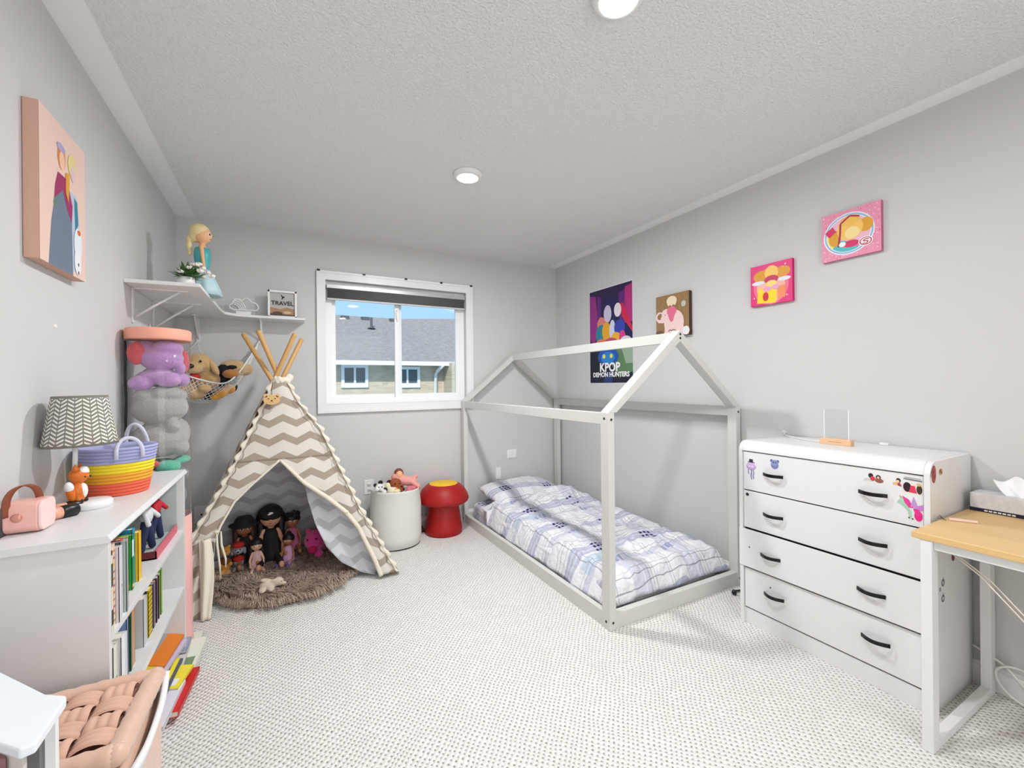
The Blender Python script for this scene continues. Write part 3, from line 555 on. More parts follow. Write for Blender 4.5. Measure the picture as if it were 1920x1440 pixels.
# row on the upper shelf, from the near end to the far end
G1 = 'picture books on the upper shelf of the bookcase'
row = [(.010, .205, (236, 232, 206), 'thin cream book, nearest on the upper shelf', ((.1, .3, (40, 60, 50)), (.6, .9, (60, 90, 60)))),
       (.006, .215, (60, 74, 62), 'very thin dark green book near the front end of the upper shelf', ((.5, .8, (230, 200, 150)),)),
       (.022, .225, (238, 206, 186), 'wide peach book with dark orange bands on the upper shelf', tuple((i * .085 + .05, i * .085 + .075, random.choice([(70, 30, 50), (214, 120, 60), (196, 80, 110), (230, 180, 70)])) for i in range(11))),
       (.014, .21, (222, 220, 226), 'pale grey book beside the peach banded one', ()), (.007, .215, (84, 86, 92), 'slim charcoal book on the upper shelf', ((.15, .18, (230, 230, 230)),)),
       (.018, .20, (240, 240, 240), 'plain white book on the upper shelf', ((.4, .44, (190, 190, 190)),)), (.008, .205, (170, 186, 180), 'slim sage grey book right after the plain white one', ()), (.012, .20, (238, 238, 242), 'thin white book before the maroon one', ()),
       (.008, .195, (66, 22, 44), 'slim maroon book on the upper shelf', ((.7, .74, (240, 230, 220)),)), (.009, .19, (106, 88, 150), 'slim violet book on the upper shelf', ((.1, .3, (40, 34, 70)),)), (.009, .192, (150, 30, 44), 'slim dark red book on the upper shelf', ((.3, .36, (240, 240, 240)),)),
       (.022, .188, (226, 84, 46), 'thick orange red book on the upper shelf', ((.2, .35, (250, 230, 210)), (.5, .55, (180, 30, 40)), (.7, .8, (240, 190, 60)))), (.010, .18, (236, 200, 196), 'pale pink book between orange and teal ones', ()),
       (.010, .178, (60, 160, 170), 'thin turquoise book on the upper shelf', ()), (.012, .178, (190, 206, 60), 'lime striped book on the upper shelf', ((.05, .12, (240, 190, 40)), (.4, .6, (40, 140, 60)))), (.012, .178, (34, 148, 72), 'bright green book on the upper shelf', ((.05, .1, (240, 200, 60)), (.6, .9, (220, 240, 230)))),
       (.010, .176, (70, 60, 140), 'indigo book leaning by the bright green one', ((.1, .2, (250, 220, 60)),)), (.020, .186, (22, 150, 176), 'wide teal book next to the display box', ((.55, .75, (10, 110, 130)),)), (.022, .165, (244, 190, 22), 'yellow book touching the display box', ())]
y = BY0 + .024 + .0; x = -.425
for i, (th, h, rgb, lab, acc) in enumerate(row):
    th *= 1.5; book((-.398 if i < 8 else x) - .004 * (i % 3), y + th / 2, SZ[0], th, .17, h * .98, rgb, lab, G1, accents=acc, cover=[('ell', .5, .6, .3, .2, (230, 220, 200))] if i % 3 == 0 else None); y += th + .0015
print('row1 end', y)
# display box with two figures
db = thing('toy_box', 'open-front display box with two small jeans-clad figures and a pink base', 'toy box', (-.41, 2.18, SZ[0]))
DBK = mat('box_maroon', (96, 20, 34), .5); y0, y1 = max(y + .004, 2.04), 2.385
b = MB(); b.box((-.60, y0, SZ[0]), (-.42, y1, SZ[0] + .005), 1); b.box((-.60, y0, SZ[0]), (-.594, y1, SZ[0] + .221), 1); b.box((-.594, y0, SZ[0] + .005), (-.590, (y0 + y1) / 2, SZ[0] + .221), 0); b.box((-.60, y0, SZ[0]), (-.42, y0 + .003, SZ[0] + .03), 0); b.box((-.60, y1 - .004, SZ[0]), (-.42, y1, SZ[0] + .225), 1)
b.box((-.60, y0, SZ[0] + .221), (-.54, y1, SZ[0] + .225), 2); b.build('box', [DBK, mat('box_grey', (188, 198, 196), .5), mat('box_white', (214, 222, 220), .5)], db)
MB().box((-.424, y0, SZ[0]), (-.418, y1, SZ[0] + .034)).build('front_panel', mat('box_pink', (214, 108, 122), .5), db)
JEAN = mat('denim', (34, 46, 84), .8, bump=(400, .3, .0004)); SHR = (mat('shirt_mixed', (214, 216, 220), .7), mat('shirt_red', (190, 30, 44), .7))
for k, yc in enumerate((2.14, 2.27)):
    f = thing('toy_figure', ('toy figure in a pale shirt and jeans inside the display box', 'toy figure in a red shirt and jeans inside the display box')[k], 'figure', (-.46, yc, SZ[0] + .006), 'figures in the display box'); f.scale = (1.06, 1.06, 1.06)
    z = SZ[0] + .006; b = MB()
    for s_ in (-1, 1): b.cap((-.46 - .02 * (s_ < 0), yc + s_ * .028, z + .012), (-.47, yc + s_ * .014, z + .105), .012, .015)
    fuse(b.build('jeans', JEAN, f), .004, 3)
    b = MB(); b.ell((-.47, yc, z + .13), (.02, .03, .032)); b.cap((-.47, yc - .03, z + .15), (-.455, yc - .042, z + .105), .009); b.cap((-.47, yc + .03, z + .15), (-.445, yc + .046, z + .115), .009); fuse(b.build('shirt', SHR[k], f), .004, 3)
    b = MB(); b.ell((-.468, yc, z + .178), (.017, .017, .019)); b.build('head', SKIN3, f); b = MB(); b.ell((-.474, yc, z + .187), (.018, .02, .016)); b.build('hair', HAIR, f)
# middle shelf
G2 = 'books on the middle shelf of the bookcase'
row = [(.03, .215, (228, 226, 214), 'thick ivory book at the near end of the middle shelf', ((.55, .6, (150, 150, 90)),), 1.50), (.02, .21, (206, 212, 196), 'pale green book at the near end of the middle shelf', (), 1.53),
       (.035, .21, (238, 238, 240), 'thick white book on the middle shelf', (), 1.565), (.02, .20, (232, 234, 238), 'thinner white book before the green sliver', (), 1.60),
       (.014, .19, (120, 150, 190), 'slim light blue book on the middle shelf', (), 1.735), (.012, .19, (170, 30, 90), 'slim magenta book on the middle shelf', (), 1.752), (.012, .175, (34, 110, 76), 'slim dark green book on the middle shelf', (), 1.772),
       (.034, .19, (204, 146, 104), 'plain tan cardboard-coloured book on the middle shelf', (), 1.805),
       (.045, .165, (196, 200, 202), 'light grey file standing on the middle shelf', (), 1.93), (.008, .17, (50, 48, 40), 'thin black book before the yellow patterned one', (), 1.962),
       (.048, .168, (222, 190, 24), 'thick yellow patterned book on the middle shelf', tuple((i * .1 + .02, i * .1 + .05, (110, 92, 30)) for i in range(10)), 1.995), (.012, .165, (40, 34, 50), 'slim black book behind the yellow patterned one', (), 2.03),
       (.018, .165, (120, 106, 140), 'dusty purple book on the middle shelf', (), 2.048), (.018, .165, (206, 150, 110), 'caramel book on the middle shelf', (), 2.069), (.012, .165, (60, 50, 90), 'slim navy book on the middle shelf', (), 2.087),
       (.016, .168, (232, 230, 236), 'off-white book between the navy and brown ones', (), 2.103), (.012, .165, (96, 50, 40), 'slim brown book on the middle shelf', (), 2.119), (.016, .168, (230, 230, 226), 'pale book next to the grass green one', (), 2.136),
       (.020, .178, (116, 168, 52), 'grass green book, farthest on the middle shelf', ((.1, .9, (150, 190, 70)),), 2.157)]
for i, (th, h, rgb, lab, acc, yc) in enumerate(row): book((-.397 if i < 4 else -.43) - .003 * (i % 2), yc, SZ[1], th, .16, h, rgb, lab, G2, accents=acc)
# loose pile at the bottom: books lying flat, their covers facing up (local +Y is turned upward)
G3 = 'books piled flat on and in front of the bottom shelf'
def flat(x, y, z, th, dp, h, rgb, label, yaw, tilt, cover):
    t_ = book(0, 0, 0, th, dp, h, rgb, label, G3, cover=cover)
    # lay down: height runs along +Y, cover up
    Mx = Matrix.Translation((x, y, z)) @ Matrix.Rotation(yaw, 4, 'Z') @ Matrix.Rotation(tilt, 4, 'Y') @ Matrix.Rotation(-PI / 2, 4, 'X') @ Matrix.Translation((0, -th / 2, 0))
    # after the turn local z -> +Y, local y -> -Z ; keep it as a real rotation
    t_.matrix_world = Mx; t_.rotation_mode = 'XYZ'; t_.location = Mx.translation; t_.rotation_euler = Mx.to_euler(); return t_
dn = .42
flat(-.352, 1.99, .026, .022, .20, .275, (206, 30, 36), 'large red edged picture book, outermost on the carpet', -.10, .04, [('rect', .04, .02, .80, .96, (226, 224, 232)), ('ell', .35, .4, .2, .12, (206, 150, 190)), ('rect', .6, .2, .64, .7, (60, 60, 70))])
flat(-.378, 1.90, .048, .016, .20, .26, (228, 224, 236), 'pale lilac book on top of the large red edged book', -.08, .10, [('rect', .1, .45, .75, .9, (216, 40, 34)), ('ell', .5, .25, .25, .12, (226, 150, 120)), ('ell', .4, .85, .15, .06, (244, 190, 90))])
flat(-.405, 2.02, .070, .018, .19, .27, (84, 92, 108), 'slate grey book with a yellow edge in the floor pile', -.06, .20, [('rect', .86, .0, .94, 1, (240, 222, 40)), ('rect', .1, .1, .7, .5, (110, 120, 136))])
flat(-.345, 2.27, .022, .016, .17, .27, (234, 236, 224), 'white and green picture book beside the tube base on the floor', -.05, .03, [('rect', .1, .05, .9, .4, (120, 150, 110)), ('rect', .15, .45, .5, .75, (240, 214, 40)), ('ell', .4, .85, .2, .06, (200, 110, 60))])
flat(-.385, 2.235, .045, .016, .19, .28, (226, 220, 212), 'cream picture book with an orange sun in the floor pile', .02, .14, [('ell', .45, .35, .22, .09, (236, 160, 40)), ('ell', .4, .7, .3, .13, (150, 166, 190)), ('rect', .7, .1, .9, .3, (244, 200, 40)), ('ell', .7, .85, .15, .06, (190, 100, 70))])
flat(-.43, 1.72, .050, .02, .19, .27, (240, 196, 170), 'peach book low in the pile behind the woven ottoman', .05, .1, [('rect', .1, .5, .9, .9, (230, 160, 120))])
flat(-.43, 2.13, .098, .016, .19, .27, (206, 196, 222), 'lavender book near the top of the floor pile', -.15, .24, [('ell', .5, .5, .3, .2, (170, 150, 204)), ('rect', .1, .05, .9, .2, (40, 36, 60))])
flat(-.44, 2.01, .128, .015, .18, .26, (226, 206, 40), 'yellow and black book high in the floor pile', .1, .26, [('rect', .1, .1, .9, .45, (50, 44, 40)), ('ell', .5, .3, .2, .08, (240, 236, 226)), ('rect', .2, .6, .8, .7, (190, 150, 40))])
flat(-.445, 1.86, .135, .015, .18, .25, (214, 190, 150), 'beige book, nearest on top of the floor pile', .05, .22, [('rect', .15, .2, .85, .7, (170, 120, 80))])
flat(-.43, 2.165, .122, .016, .19, .235, (226, 124, 22), 'orange book on top of the pile at the far end', -.12, .30, [('rect', .02, .0, .68, 1, (150, 156, 158)), ('ell', .35, .75, .25, .1, (206, 90, 60)), ('ell', .35, .45, .25, .1, (120, 150, 150))])
flat(-.352, 2.465, .014, .014, .14, .17, (226, 232, 220), 'pale green picture book at the far foot of the bookcase', .05, .02, [('rect', .1, .1, .9, .5, (140, 170, 120)), ('ell', .5, .75, .25, .12, (206, 96, 60))])
flat(-.388, 2.37, .066, .012, .17, .12, (150, 164, 186), 'small blue grey book near the far end of the floor pile', .0, .16, [('ell', .5, .5, .3, .3, (232, 226, 216))])
flat(-.372, 2.10, .062, .010, .17, .15, (244, 226, 60), 'small bright yellow booklet on the cream picture book', -.2, .12, [('rect', .1, .1, .9, .4, (240, 240, 236)), ('ell', .5, .7, .25, .15, (210, 60, 50))])
# ------------------------------------------------------------------ on the bookcase
PKP = mat('pink_plastic', (240, 184, 172), .35); LEA = mat('tan_leather', (136, 70, 42), .55, bump=(180, .3, .0006))
def sp_curve(P, t_):
    n = len(P) - 1; k = min(n - 1e-6, t_ * n); i = int(k); f = k - i; p0 = Vector(P[max(0, i - 1)]); p1 = Vector(P[i]); p2 = Vector(P[i + 1]); p3 = Vector(P[min(n, i + 2)])
    return .5 * ((2 * p1) + (p2 - p0) * f + (2 * p0 - 5 * p1 + 4 * p2 - p3) * f * f + (3 * p1 - p0 - 3 * p2 + p3) * f ** 3)
sp = thing('speaker', 'pink box speaker with a brown leather carrying loop on the bookcase', 'speaker', (-.59, 1.60, BZ))
b = MB(); n_ = 24; pr = []
for cx, cz, a0 in ((.022, .062, 0), (-.022, .062, PI / 2), (-.022, .022, PI), (.022, .022, 1.5 * PI)):
    pr += [(cx + .020 * math.cos(a0 + k * PI / 12), cz + .020 * math.sin(a0 + k * PI / 12)) for k in range(7)]
Mx = Matrix.Translation((-.555, 1.585, BZ)) @ Matrix.Rotation(math.radians(8), 4, 'Z') @ Matrix.Rotation(-PI / 2, 4, 'Y') @ Matrix.Rotation(0, 4, 'Z')
# profile plane (local x = up after turn)
Mx = Matrix.Translation((-.556, 1.600, BZ)) @ Matrix(((0, 0, -1, 0), (-1, 0, 0, 0), (0, 1, 0, 0), (0, 0, 0, 1)))
b.prism(pr, .006, .070, 0, Mx); b.build('body', PKP, sp, bevel=.003)
MB().prism([(x_ * .96, .042 + (z_ - .042) * .96) for x_, z_ in pr], -.001, .006, 0, Mx).build('end_cap', mat('pink_pale', (248, 216, 212), .35), sp, bevel=.002)
b = MB(); P = [(-.616 + .0, 1.557, BZ + .048), (-.617, 1.555, BZ + .085), (-.610, 1.565, BZ + .112), (-.596, 1.585, BZ + .122), (-.584, 1.605, BZ + .112), (-.580, 1.618, BZ + .09), (-.580, 1.622, BZ + .07)]
PQ = [sp_curve(P, i / 30) for i in range(31)]; b.grid(lambda u, v: PQ[int(round(u * 30))] + Vector((.4, .9, 0)).normalized() * (v - .5) * .019, 30, 2)
b.build('carry_loop', LEA, sp, solid=.0028); MB().ell((-.600, 1.5565, BZ + .044), (.011, .004, .011)).build('rivet', mat('copper_rivet', (214, 150, 130), .3, .4), sp)
def stick(x0, y0, x1, y1, r, lab, zc):
    t_ = thing('toy_microphone', lab, 'toy microphone', ((x0 + x1) / 2, (y0 + y1) / 2, BZ)); a, c_ = Vector((x0, y0, zc)), Vector((x1, y1, zc)); m_ = a.lerp(c_, .45)
    MB().tube([a, a.lerp(m_, .05), m_], [r * .8, r, r], 18).build('handle', mat('peach_plastic', (240, 176, 150), .4), t_)
    MB().tube([m_, m_.lerp(c_, .1), c_.lerp(m_, .12), c_], [r, r * 1.08, r * 1.08, r * .8], 18).build('head', BLK, t_)
stick(-.588, 1.675, -.538, 1.728, .017, 'peach and black cylindrical microphone beside the pink speaker', BZ + .0175)
stick(-.597, 1.742, -.548, 1.785, .016, 'black and peach cylinder lying behind the first by the lamp', BZ + .0165)
MB_t = MB().box((-.622, 1.66, BZ), (-.600, 1.735, BZ + .030)); tag(MB_t.build('phone_dock', mat('grey_plastic', (150, 152, 156), .4), bevel=.004), 'small grey plastic block behind the two cylinders on the bookcase', 'gadget')
# fox lamp
LX, LY = -.545, 1.80
lp = thing('table_lamp', 'fox table lamp with a grey herringbone shade on the bookcase', 'lamp', (LX, LY, BZ))
MB().lathe([(.052, 0), (.055, .003), (.055, .018), (.051, .022), (.0001, .022)], (LX + .008, LY + .012, BZ), 40).build('base', WP, lp)
FOX = mat('fox_orange', (222, 116, 34), .35); fb = Vector((LX - .012, LY - .008, BZ + .022))
b = MB(); b.ell(fb + Vector((0, 0, .032)), (.021, .020, .034)); b.ell(fb + Vector((.002, 0, .084)), (.024, .024, .025)); b.cap(fb + Vector((.004, -.011, .004)), fb + Vector((.004, -.009, .03)), .010); b.cap(fb + Vector((.004, .011, .004)), fb + Vector((.004, .009, .03)), .010); b.ell(fb + Vector((.022, -.004, .079)), (.008, .007, .006))
fuse(b.build('fox', FOX, lp), .002, 4)
b = MB(); b.ell(fb + Vector((.0115, -.002, .036)), (.012, .012, .024)); b.build('belly', WP, lp)
b = MB(); b.ell(fb + Vector((-.010, -.020, .034)), (.011, .011, .032), 0, (.15, -.1, 0)); b.ell(fb + Vector((-.012, -.024, .052)), (.0108, .0108, .018), 1, (.15, -.1, 0)); b.build('tail', [FOX, WP], lp)
b = MB()
for s_ in (-1, 1): b.lathe([(.009, 0), (.006, .010), (.0005, .020)], M=Matrix.Translation(fb + Vector((0, s_ * .014, .100))) @ Matrix.Rotation(-s_ * .3, 4, 'X'), n=12)
b.build('ear', FOX, lp)
b = MB(); b.ell(fb + Vector((.012, .002, .094)), (.013, .019, .017)); b.build('forehead', WP, lp)
b = MB(); b.ell(fb + Vector((.020, -.013, .080)), .0028, n=8); b.ell(fb + Vector((.0225, .010, .080)), .0028, n=8); b.ell(fb + Vector((.030, -.005, .080)), .003, n=8); b.ell(fb + Vector((.012, -.012, .006)), (.006, .006, .006), n=10); b.ell(fb + Vector((.015, .010, .006)), (.006, .006, .006), n=10); b.build('face_details', BLK, lp)
MB().tube([(LX - .020, LY - .004, BZ + .11), (LX - .018, LY - .002, BZ + .225)], .0062, 14).build('stem', WP, lp)
SHD = mat('herringbone_shade', (128, 124, 116), .85)
g = G(SHD); uvn = g.t.nodes.new('ShaderNodeTexCoord'); sq = g.t.nodes.new('ShaderNodeSeparateXYZ'); g.t.links.new(uvn.outputs['UV'], sq.inputs[0]); g.v = uvn.outputs['Object']
U, V = sq.outputs[0], sq.outputs[1]
colf = g.m('MULTIPLY', U, 26.0); cf = g.m('FRACT', colf); par = g.m('MODULO', g.m('FLOOR', colf), 2.0)
dirn = g.m('SUBTRACT', g.m('MULTIPLY', par, 2.0), 1.0); ph = g.m('ADD', g.m('MULTIPLY', V, 13.0), g.m('MULTIPLY', g.m('MULTIPLY', cf, dirn), 1.0))
st = g.m('LESS_THAN', g.m('FRACT', ph), .45); ed = g.m('MULTIPLY', g.m('GREATER_THAN', cf, .08), g.m('LESS_THAN', cf, .92))
rimk = g.m('MULTIPLY', g.m('GREATER_THAN', V, .045), g.m('LESS_THAN', V, .955))
g.col(g.mix(g.m('MULTIPLY', g.m('MULTIPLY', st, ed), rimk), lin((132, 127, 118)), lin((238, 234, 224)))); g.bump(g.noise(600, 2), .2, .0004)
cx, cy = LX - .007, LY + .0
b = MB(); b.grid(lambda u, v: Vector((cx + (.0865 - .024 * v) * math.cos(2 * PI * u), cy + (.0865 - .024 * v) * math.sin(2 * PI * u), BZ + .198 + .152 * v + .012 * (.095 - .03 * v) * math.cos(2 * PI * u))), 64, 6, 0, lambda u, v, p: (u, v))
b.build('shade', SHD, lp, solid=.0018)
b = MB(); b.tube([(cx + .063, cy, BZ + .335), (cx - .063, cy, BZ + .335)], .0015, 6); b.tube([(cx, cy + .063, BZ + .335), (cx, cy - .063, BZ + .335)], .0015, 6); b.tube([(cx - .006, cy, BZ + .225), (cx, cy, BZ + .335)], .0015, 6); b.ell((cx - .004, cy, BZ + .25), (.02, .02, .028)); b.build('bulb', WP, lp)
# rainbow rope basket
KX, KY = -.521, 2.02
bk = thing('rope_basket', 'coiled rope basket in lilac, yellow, orange and red bands with two handles', 'basket', (KX, KY, BZ))
prof = []; nr = 15
for i in range(nr):
    z = .006 + i * .0112; r = .080 + .028 * (i / nr) ** .9
    for a in (-80, -30, 0, 30, 80): prof.append((r + .0052 * math.cos(math.radians(a)), z + .0056 * math.sin(math.radians(a))))
inner = [(r - .010, z) for r, z in reversed(prof[::5])]
cols = [mat('rope_red', (240, 106, 78), .8, bump=(300, .5, .001)), mat('rope_orange', (240, 170, 50), .8, bump=(300, .5, .001)), mat('rope_yellow', (246, 222, 48), .8, bump=(300, .5, .001)), mat('rope_lilac', (168, 172, 214), .8, bump=(300, .5, .001))]
b = MB(); N = 48; allp = prof + inner
vs_ = [(KX + r * math.cos(2 * PI * k / N), KY + r * math.sin(2 * PI * k / N), BZ + z) for r, z in allp for k in range(N)]; b.v = [Vector(v) for v in vs_]
for i in range(len(allp) - 1):
    zz = (allp[i][1] + allp[i + 1][1]) / 2; mi = 0 if zz < .045 else 1 if zz < .078 else 2 if zz < .113 else 3
    for k in range(N): b.f.append((i * N + k, i * N + (k + 1) % N, (i + 1) * N + (k + 1) % N, (i + 1) * N + k)); b.mi.append(mi); b.sm.append(True)
b.f.append(tuple(reversed(range(N)))); b.mi.append(0); b.sm.append(False); b.f.append(tuple((len(allp) - 1) * N + k for k in range(N))); b.mi.append(0); b.sm.append(False)
b.build('bowl', cols, bk)
ROPEW = mat('rope_pale', (206, 208, 226), .8, bump=(300, .5, .001))
a_ = math.radians(62)
def hnd(ang, lift):
    c0 = Vector((KX + .104 * math.cos(ang), KY + .104 * math.sin(ang), BZ + .150)); tn = Vector((-math.sin(ang), math.cos(ang), 0)); inw = Vector((-math.cos(ang), -math.sin(ang), 0)); pts = []
    for k in range(15):
        q = PI * k / 14; pts.append(c0 + tn * .036 * math.cos(q) + Vector((0, 0, lift * math.sin(q) - (.02 if k in (0, 14) else 0))) + inw * (.015 * math.sin(q) - .006))
    MB().tube(pts, .0062, 10).build('handle', ROPEW, bk)
hnd(math.radians(75), .085); hnd(math.radians(-60), .05)
gb = thing('storage_box', 'small grey box standing behind the rope basket', 'box', (-.52, 2.20, BZ)); MB().box((-.60, 2.185, BZ), (-.505, 2.235, BZ + .148)).build('body', mat('box_slate', (150, 152, 154), .6), gb, bevel=.002); MB().box((-.60, 2.183, BZ + .12), (-.503, 2.237, BZ + .150)).build('lid', mat('box_slate', (150, 152, 154), .6), gb, bevel=.002); MB().ell((-.540, 2.182, BZ + .09), (.005, .003, .005)).build('clasp', BLK, gb)

# ------------------------------------------------------------------ clear tube full of soft toys
TX, TY, TR = -.512, 2.565, .118
tb = thing('toy_tube', 'tall clear storage tube of soft toys with a coral lid in the corner', 'storage tube', (TX, TY, 0))
COR = mat('coral_fabric', (246, 172, 148), .6, bump=(300, .2, .0006)); PNK = mat('pink_base', (238, 184, 176), .6)
b = MB(); b.lathe([(TR + .004, 1.468), (TR + .006, 1.475), (TR + .006, 1.512), (TR + .001, 1.52), (.0001, 1.523)], (TX, TY, 0), 48); b.build('lid', COR, tb)
b = MB(); wb = lambda a, z: 1 + .014 * math.sin(3 * a + z * 9) + .010 * math.sin(z * 23 + a)
b.open_lathe([(TR, .62), (TR, .75), (TR, .9), (TR, 1.05), (TR, 1.2), (TR, 1.33), (TR, 1.47), (TR - .0015, 1.47), (TR - .0015, 1.2), (TR - .0015, .9), (TR - .0015, .62)], (TX, TY, 0), 48, wob=wb); b.build('clear_wall', PLASTIC, tb)
b = MB(); b.lathe([(TR - .006, 0), (TR + .004, .012), (TR + .003, .04), (TR, .05), (TR + .001, .3), (TR, .64), (TR - .003, .64), (TR - .005, .04), (.0001, .03)], (TX, TY, 0), 48); b.build('base', PNK, tb)
b = MB(); az = math.radians(206); pts = [(TX + (TR + .003) * math.cos(az + .05 * math.sin(i * 1.3)), TY + (TR + .003) * math.sin(az + .05 * math.sin(i * 1.3)), 1.46 - i * .045) for i in range(18)]; pts = [(max(x_, XL + .006), y_, z_) for x_, y_, z_ in pts]; b.tube(pts, .0045, 8); b.build('zipper', BLK, tb)
PUR = mat('purple_plush', (196, 150, 204), .95, bump=(140, .9, .006), sheen=.6); GRY = mat('grey_plush', (176, 172, 168), .95, bump=(110, .9, .006), sheen=.5); GRN = mat('mint_plush', (96, 200, 164), .95, bump=(140, .9, .006), sheen=.6)
RED = mat('coral_plush', (220, 92, 98), .95, bump=(160, .5, .002), sheen=.4); DGR = mat('slate_plush', (130, 132, 138), .95, bump=(160, .5, .002), sheen=.4)
def plush_in(name, lab, m, els, vx=.006, group=None, extra=()):
    t_ = thing(name, lab, 'soft toy', (TX, TY, els[0][0][2]), group); b = MB()
    for c_, r in els: b.ell((TX + c_[0], TY + c_[1], c_[2]), r)
    fuse(b.build('body', m, t_), vx, 5); return t_
t_ = plush_in('plush_toy', 'purple plush animal with round head, top of the clear tube', PUR, [((.01, -.01, 1.385), (.088, .086, .058)), ((.04, -.03, 1.43), (.06, .06, .04)), ((-.045, .0, 1.43), (.05, .06, .04)), ((.0, .0, 1.295), (.09, .09, .04)), ((.045, -.060, 1.285), (.052, .042, .036)), ((-.055, -.055, 1.268), (.048, .045, .036)), ((.080, .03, 1.285), (.034, .05, .034)), ((-.02, .07, 1.30), (.07, .04, .05)), ((.085, -.02, 1.34), (.02, .03, .03))])
t_ = plush_in('plush_toy', 'pink plush tucked behind the purple one in the tube', RED, [((-.07, -.055, 1.405), (.035, .030, .055)), ((.085, .05, 1.375), (.024, .03, .06)), ((-.0, .10, 1.40), (.05, .014, .05))])
t_ = plush_in('plush_elephant', 'large grey plush with two round lobes filling the middle of the tube', GRY, [((.002, -.008, 1.155), (.112, .108, .080)), ((.03, -.03, 1.215), (.075, .07, .04)), ((.0, .0, 1.005), (.112, .110, .086)), ((.06, .04, 1.03), (.052, .06, .07)), ((.060, -.062, 1.07), (.034, .034, .034)), ((.078, -.01, .965), (.036, .06, .038)), ((.04, .05, 1.21), (.06, .05, .04)), ((-.04, -.05, 1.21), (.05, .045, .035))], .005)
t_ = plush_in('plush_toy', 'mint green plush just above the bookcase top inside the tube', GRN, [((.040, -.060, .880), (.050, .044, .032)), ((.080, .02, .900), (.034, .07, .018)), ((.03, -.080, .835), (.05, .034, .034)), ((.0, .04, .88), (.06, .06, .03))], .005)
t_ = plush_in('plush_toy', 'slate grey plush near the bottom of the visible tube', DGR, [((.070, -.02, .835), (.045, .06, .034)), ((-.03, -.01, .80), (.075, .08, .055)), ((.0, .02, .73), (.10, .09, .08))], .006)
t_ = plush_in('plush_toy', 'small red plush peeking beside the mint green one', RED, [((-.022, -.085, .900), (.040, .026, .022)), ((-.06, -.04, .88), (.035, .045, .03))], .005)

# ------------------------------------------------------------------ woven ottoman and white table in the near left corner
WV = mat('woven_peach', (216, 174, 152), .75, bump=(90, .5, .0015), vary=.10, vscale=14); SAT = mat('peach_satin', (218, 180, 158), .42, bump=(22, .6, .006), sheen=.3); GOLD = mat('golden_satin', (200, 142, 84), .4, bump=(22, .6, .006))
OX0, OX1, OY0, OY1, OZ = -.615, -.272, 1.115, 1.415, .53
ot = thing('storage_ottoman', 'peach ottoman with a basket-weave top and white curved rim, near left corner', 'ottoman', ((OX0 + OX1) / 2, (OY0 + OY1) / 2, 0))
b = MB(); cx, cy = (OX0 + OX1) / 2, (OY0 + OY1) / 2
b.box((OX0 + .008, OY0 + .008, .0), (OX1 - .008, OY1 - .008, OZ - .052)); b.build('skirt', SAT, ot, bevel=.02, seg=4)
b = MB(); b.box((OX0 + .03, OY0 + .03, OZ - .05), (OX1 - .04, OY1 - .03, OZ - .019)); b.build('cushion', mat('cushion_brown', (150, 104, 82), .8), ot, bevel=.006)
b = MB(); r = .021; c4 = [(OX0 + r, OY0 + r), (OX1 - r - .008, OY0 + r), (OX1 - r, OY1 - r), (OX0 + r, OY1 - r)]
for i in range(4):
    a, c_ = Vector(c4[i] + (OZ - .018,)), Vector(c4[(i + 1) % 4] + (OZ - .018,)); L = 24
    b.tube([a.lerp(c_, k / L) for k in range(L + 1)], [r * (1 + .07 * math.sin(k * 2.3 + i) * (0 < k < L)) for k in range(L + 1)], 14)
    b.ell(a, r * 1.03)
b.build('rolled_border', SAT, ot)
# basket weave: pairs of ribbed straps over and under
b = MB(); wx0, wx1, wy0, wy1 = OX0 + .045, OX1 - .045, OY0 + .045, OY1 - .045
ang = math.radians(0); P_ = .052
nx_, ny_ = int((wx1 - wx0) / P_), int((wy1 - wy0) / P_); sx, sy = (wx1 - wx0) / nx_, (wy1 - wy0) / ny_
for i in range(nx_):
    for j in range(ny_):
        xa, ya = wx0 + i * sx, wy0 + j * sy; over = (i + j) % 2 == 0
        def cell(u, v, over=over, xa=xa, ya=ya):
            t_ = -.14 + 1.28 * v; arch = max(0, math.sin(PI * min(1, max(0, (t_ + .14) / 1.28)))) ** .55; z_ = OZ - .022 + .026 * arch + .0042 * abs(math.sin(3 * PI * u)) ** .8 - .003 * (abs(2 * u - 1) ** 6)
            return Vector((xa + sx * (.04 + .92 * u), ya + sy * t_, z_)) if over else Vector((xa + sx * t_, ya + sy * (.04 + .92 * u), z_ - .002))
        b.grid(cell, 18, 12)
b.build('woven_panel', WV, ot)
b = MB(); rim = [(OX1 - .006, OY1 - .0, OZ - .055), (OX1 + .004, OY1 - .08, OZ - .060), (OX1 + .008, OY1 - .15, OZ - .066), (OX1 + .006, OY0 + .06, OZ - .074), (OX1 - .004, OY0 + .005, OZ - .08)]
RQ = [sp_curve(rim, i / 30) for i in range(31)]; b.grid(lambda u, v: RQ[int(round(u * 30))] + Vector((.006 - .022 * v, 0, .034 - .068 * v)), 30, 4)
b.build('rim', WHITE, ot, solid=.012, bevel=.003)
tt = thing('side_table', 'white table with a rounded corner at the lower left edge of the photo', 'table', (-.42, .95, 0))
poly = [(-.56, 1.229), (-.450, 1.103), (-.345, .978)] + [(-.333 + .022 * math.cos(a), .945 + .022 * math.sin(a)) for a in [math.radians(40 - k * 9) for k in range(6)]] + [(-.3105, .85), (-.325, .845), (-.375, .893), (-.56, 1.065)]
MB().prism(list(reversed(poly)), .735, .75).build('tabletop', mat('table_white', (236, 240, 246), .25, vary=.01), tt, bevel=.003, seg=3)
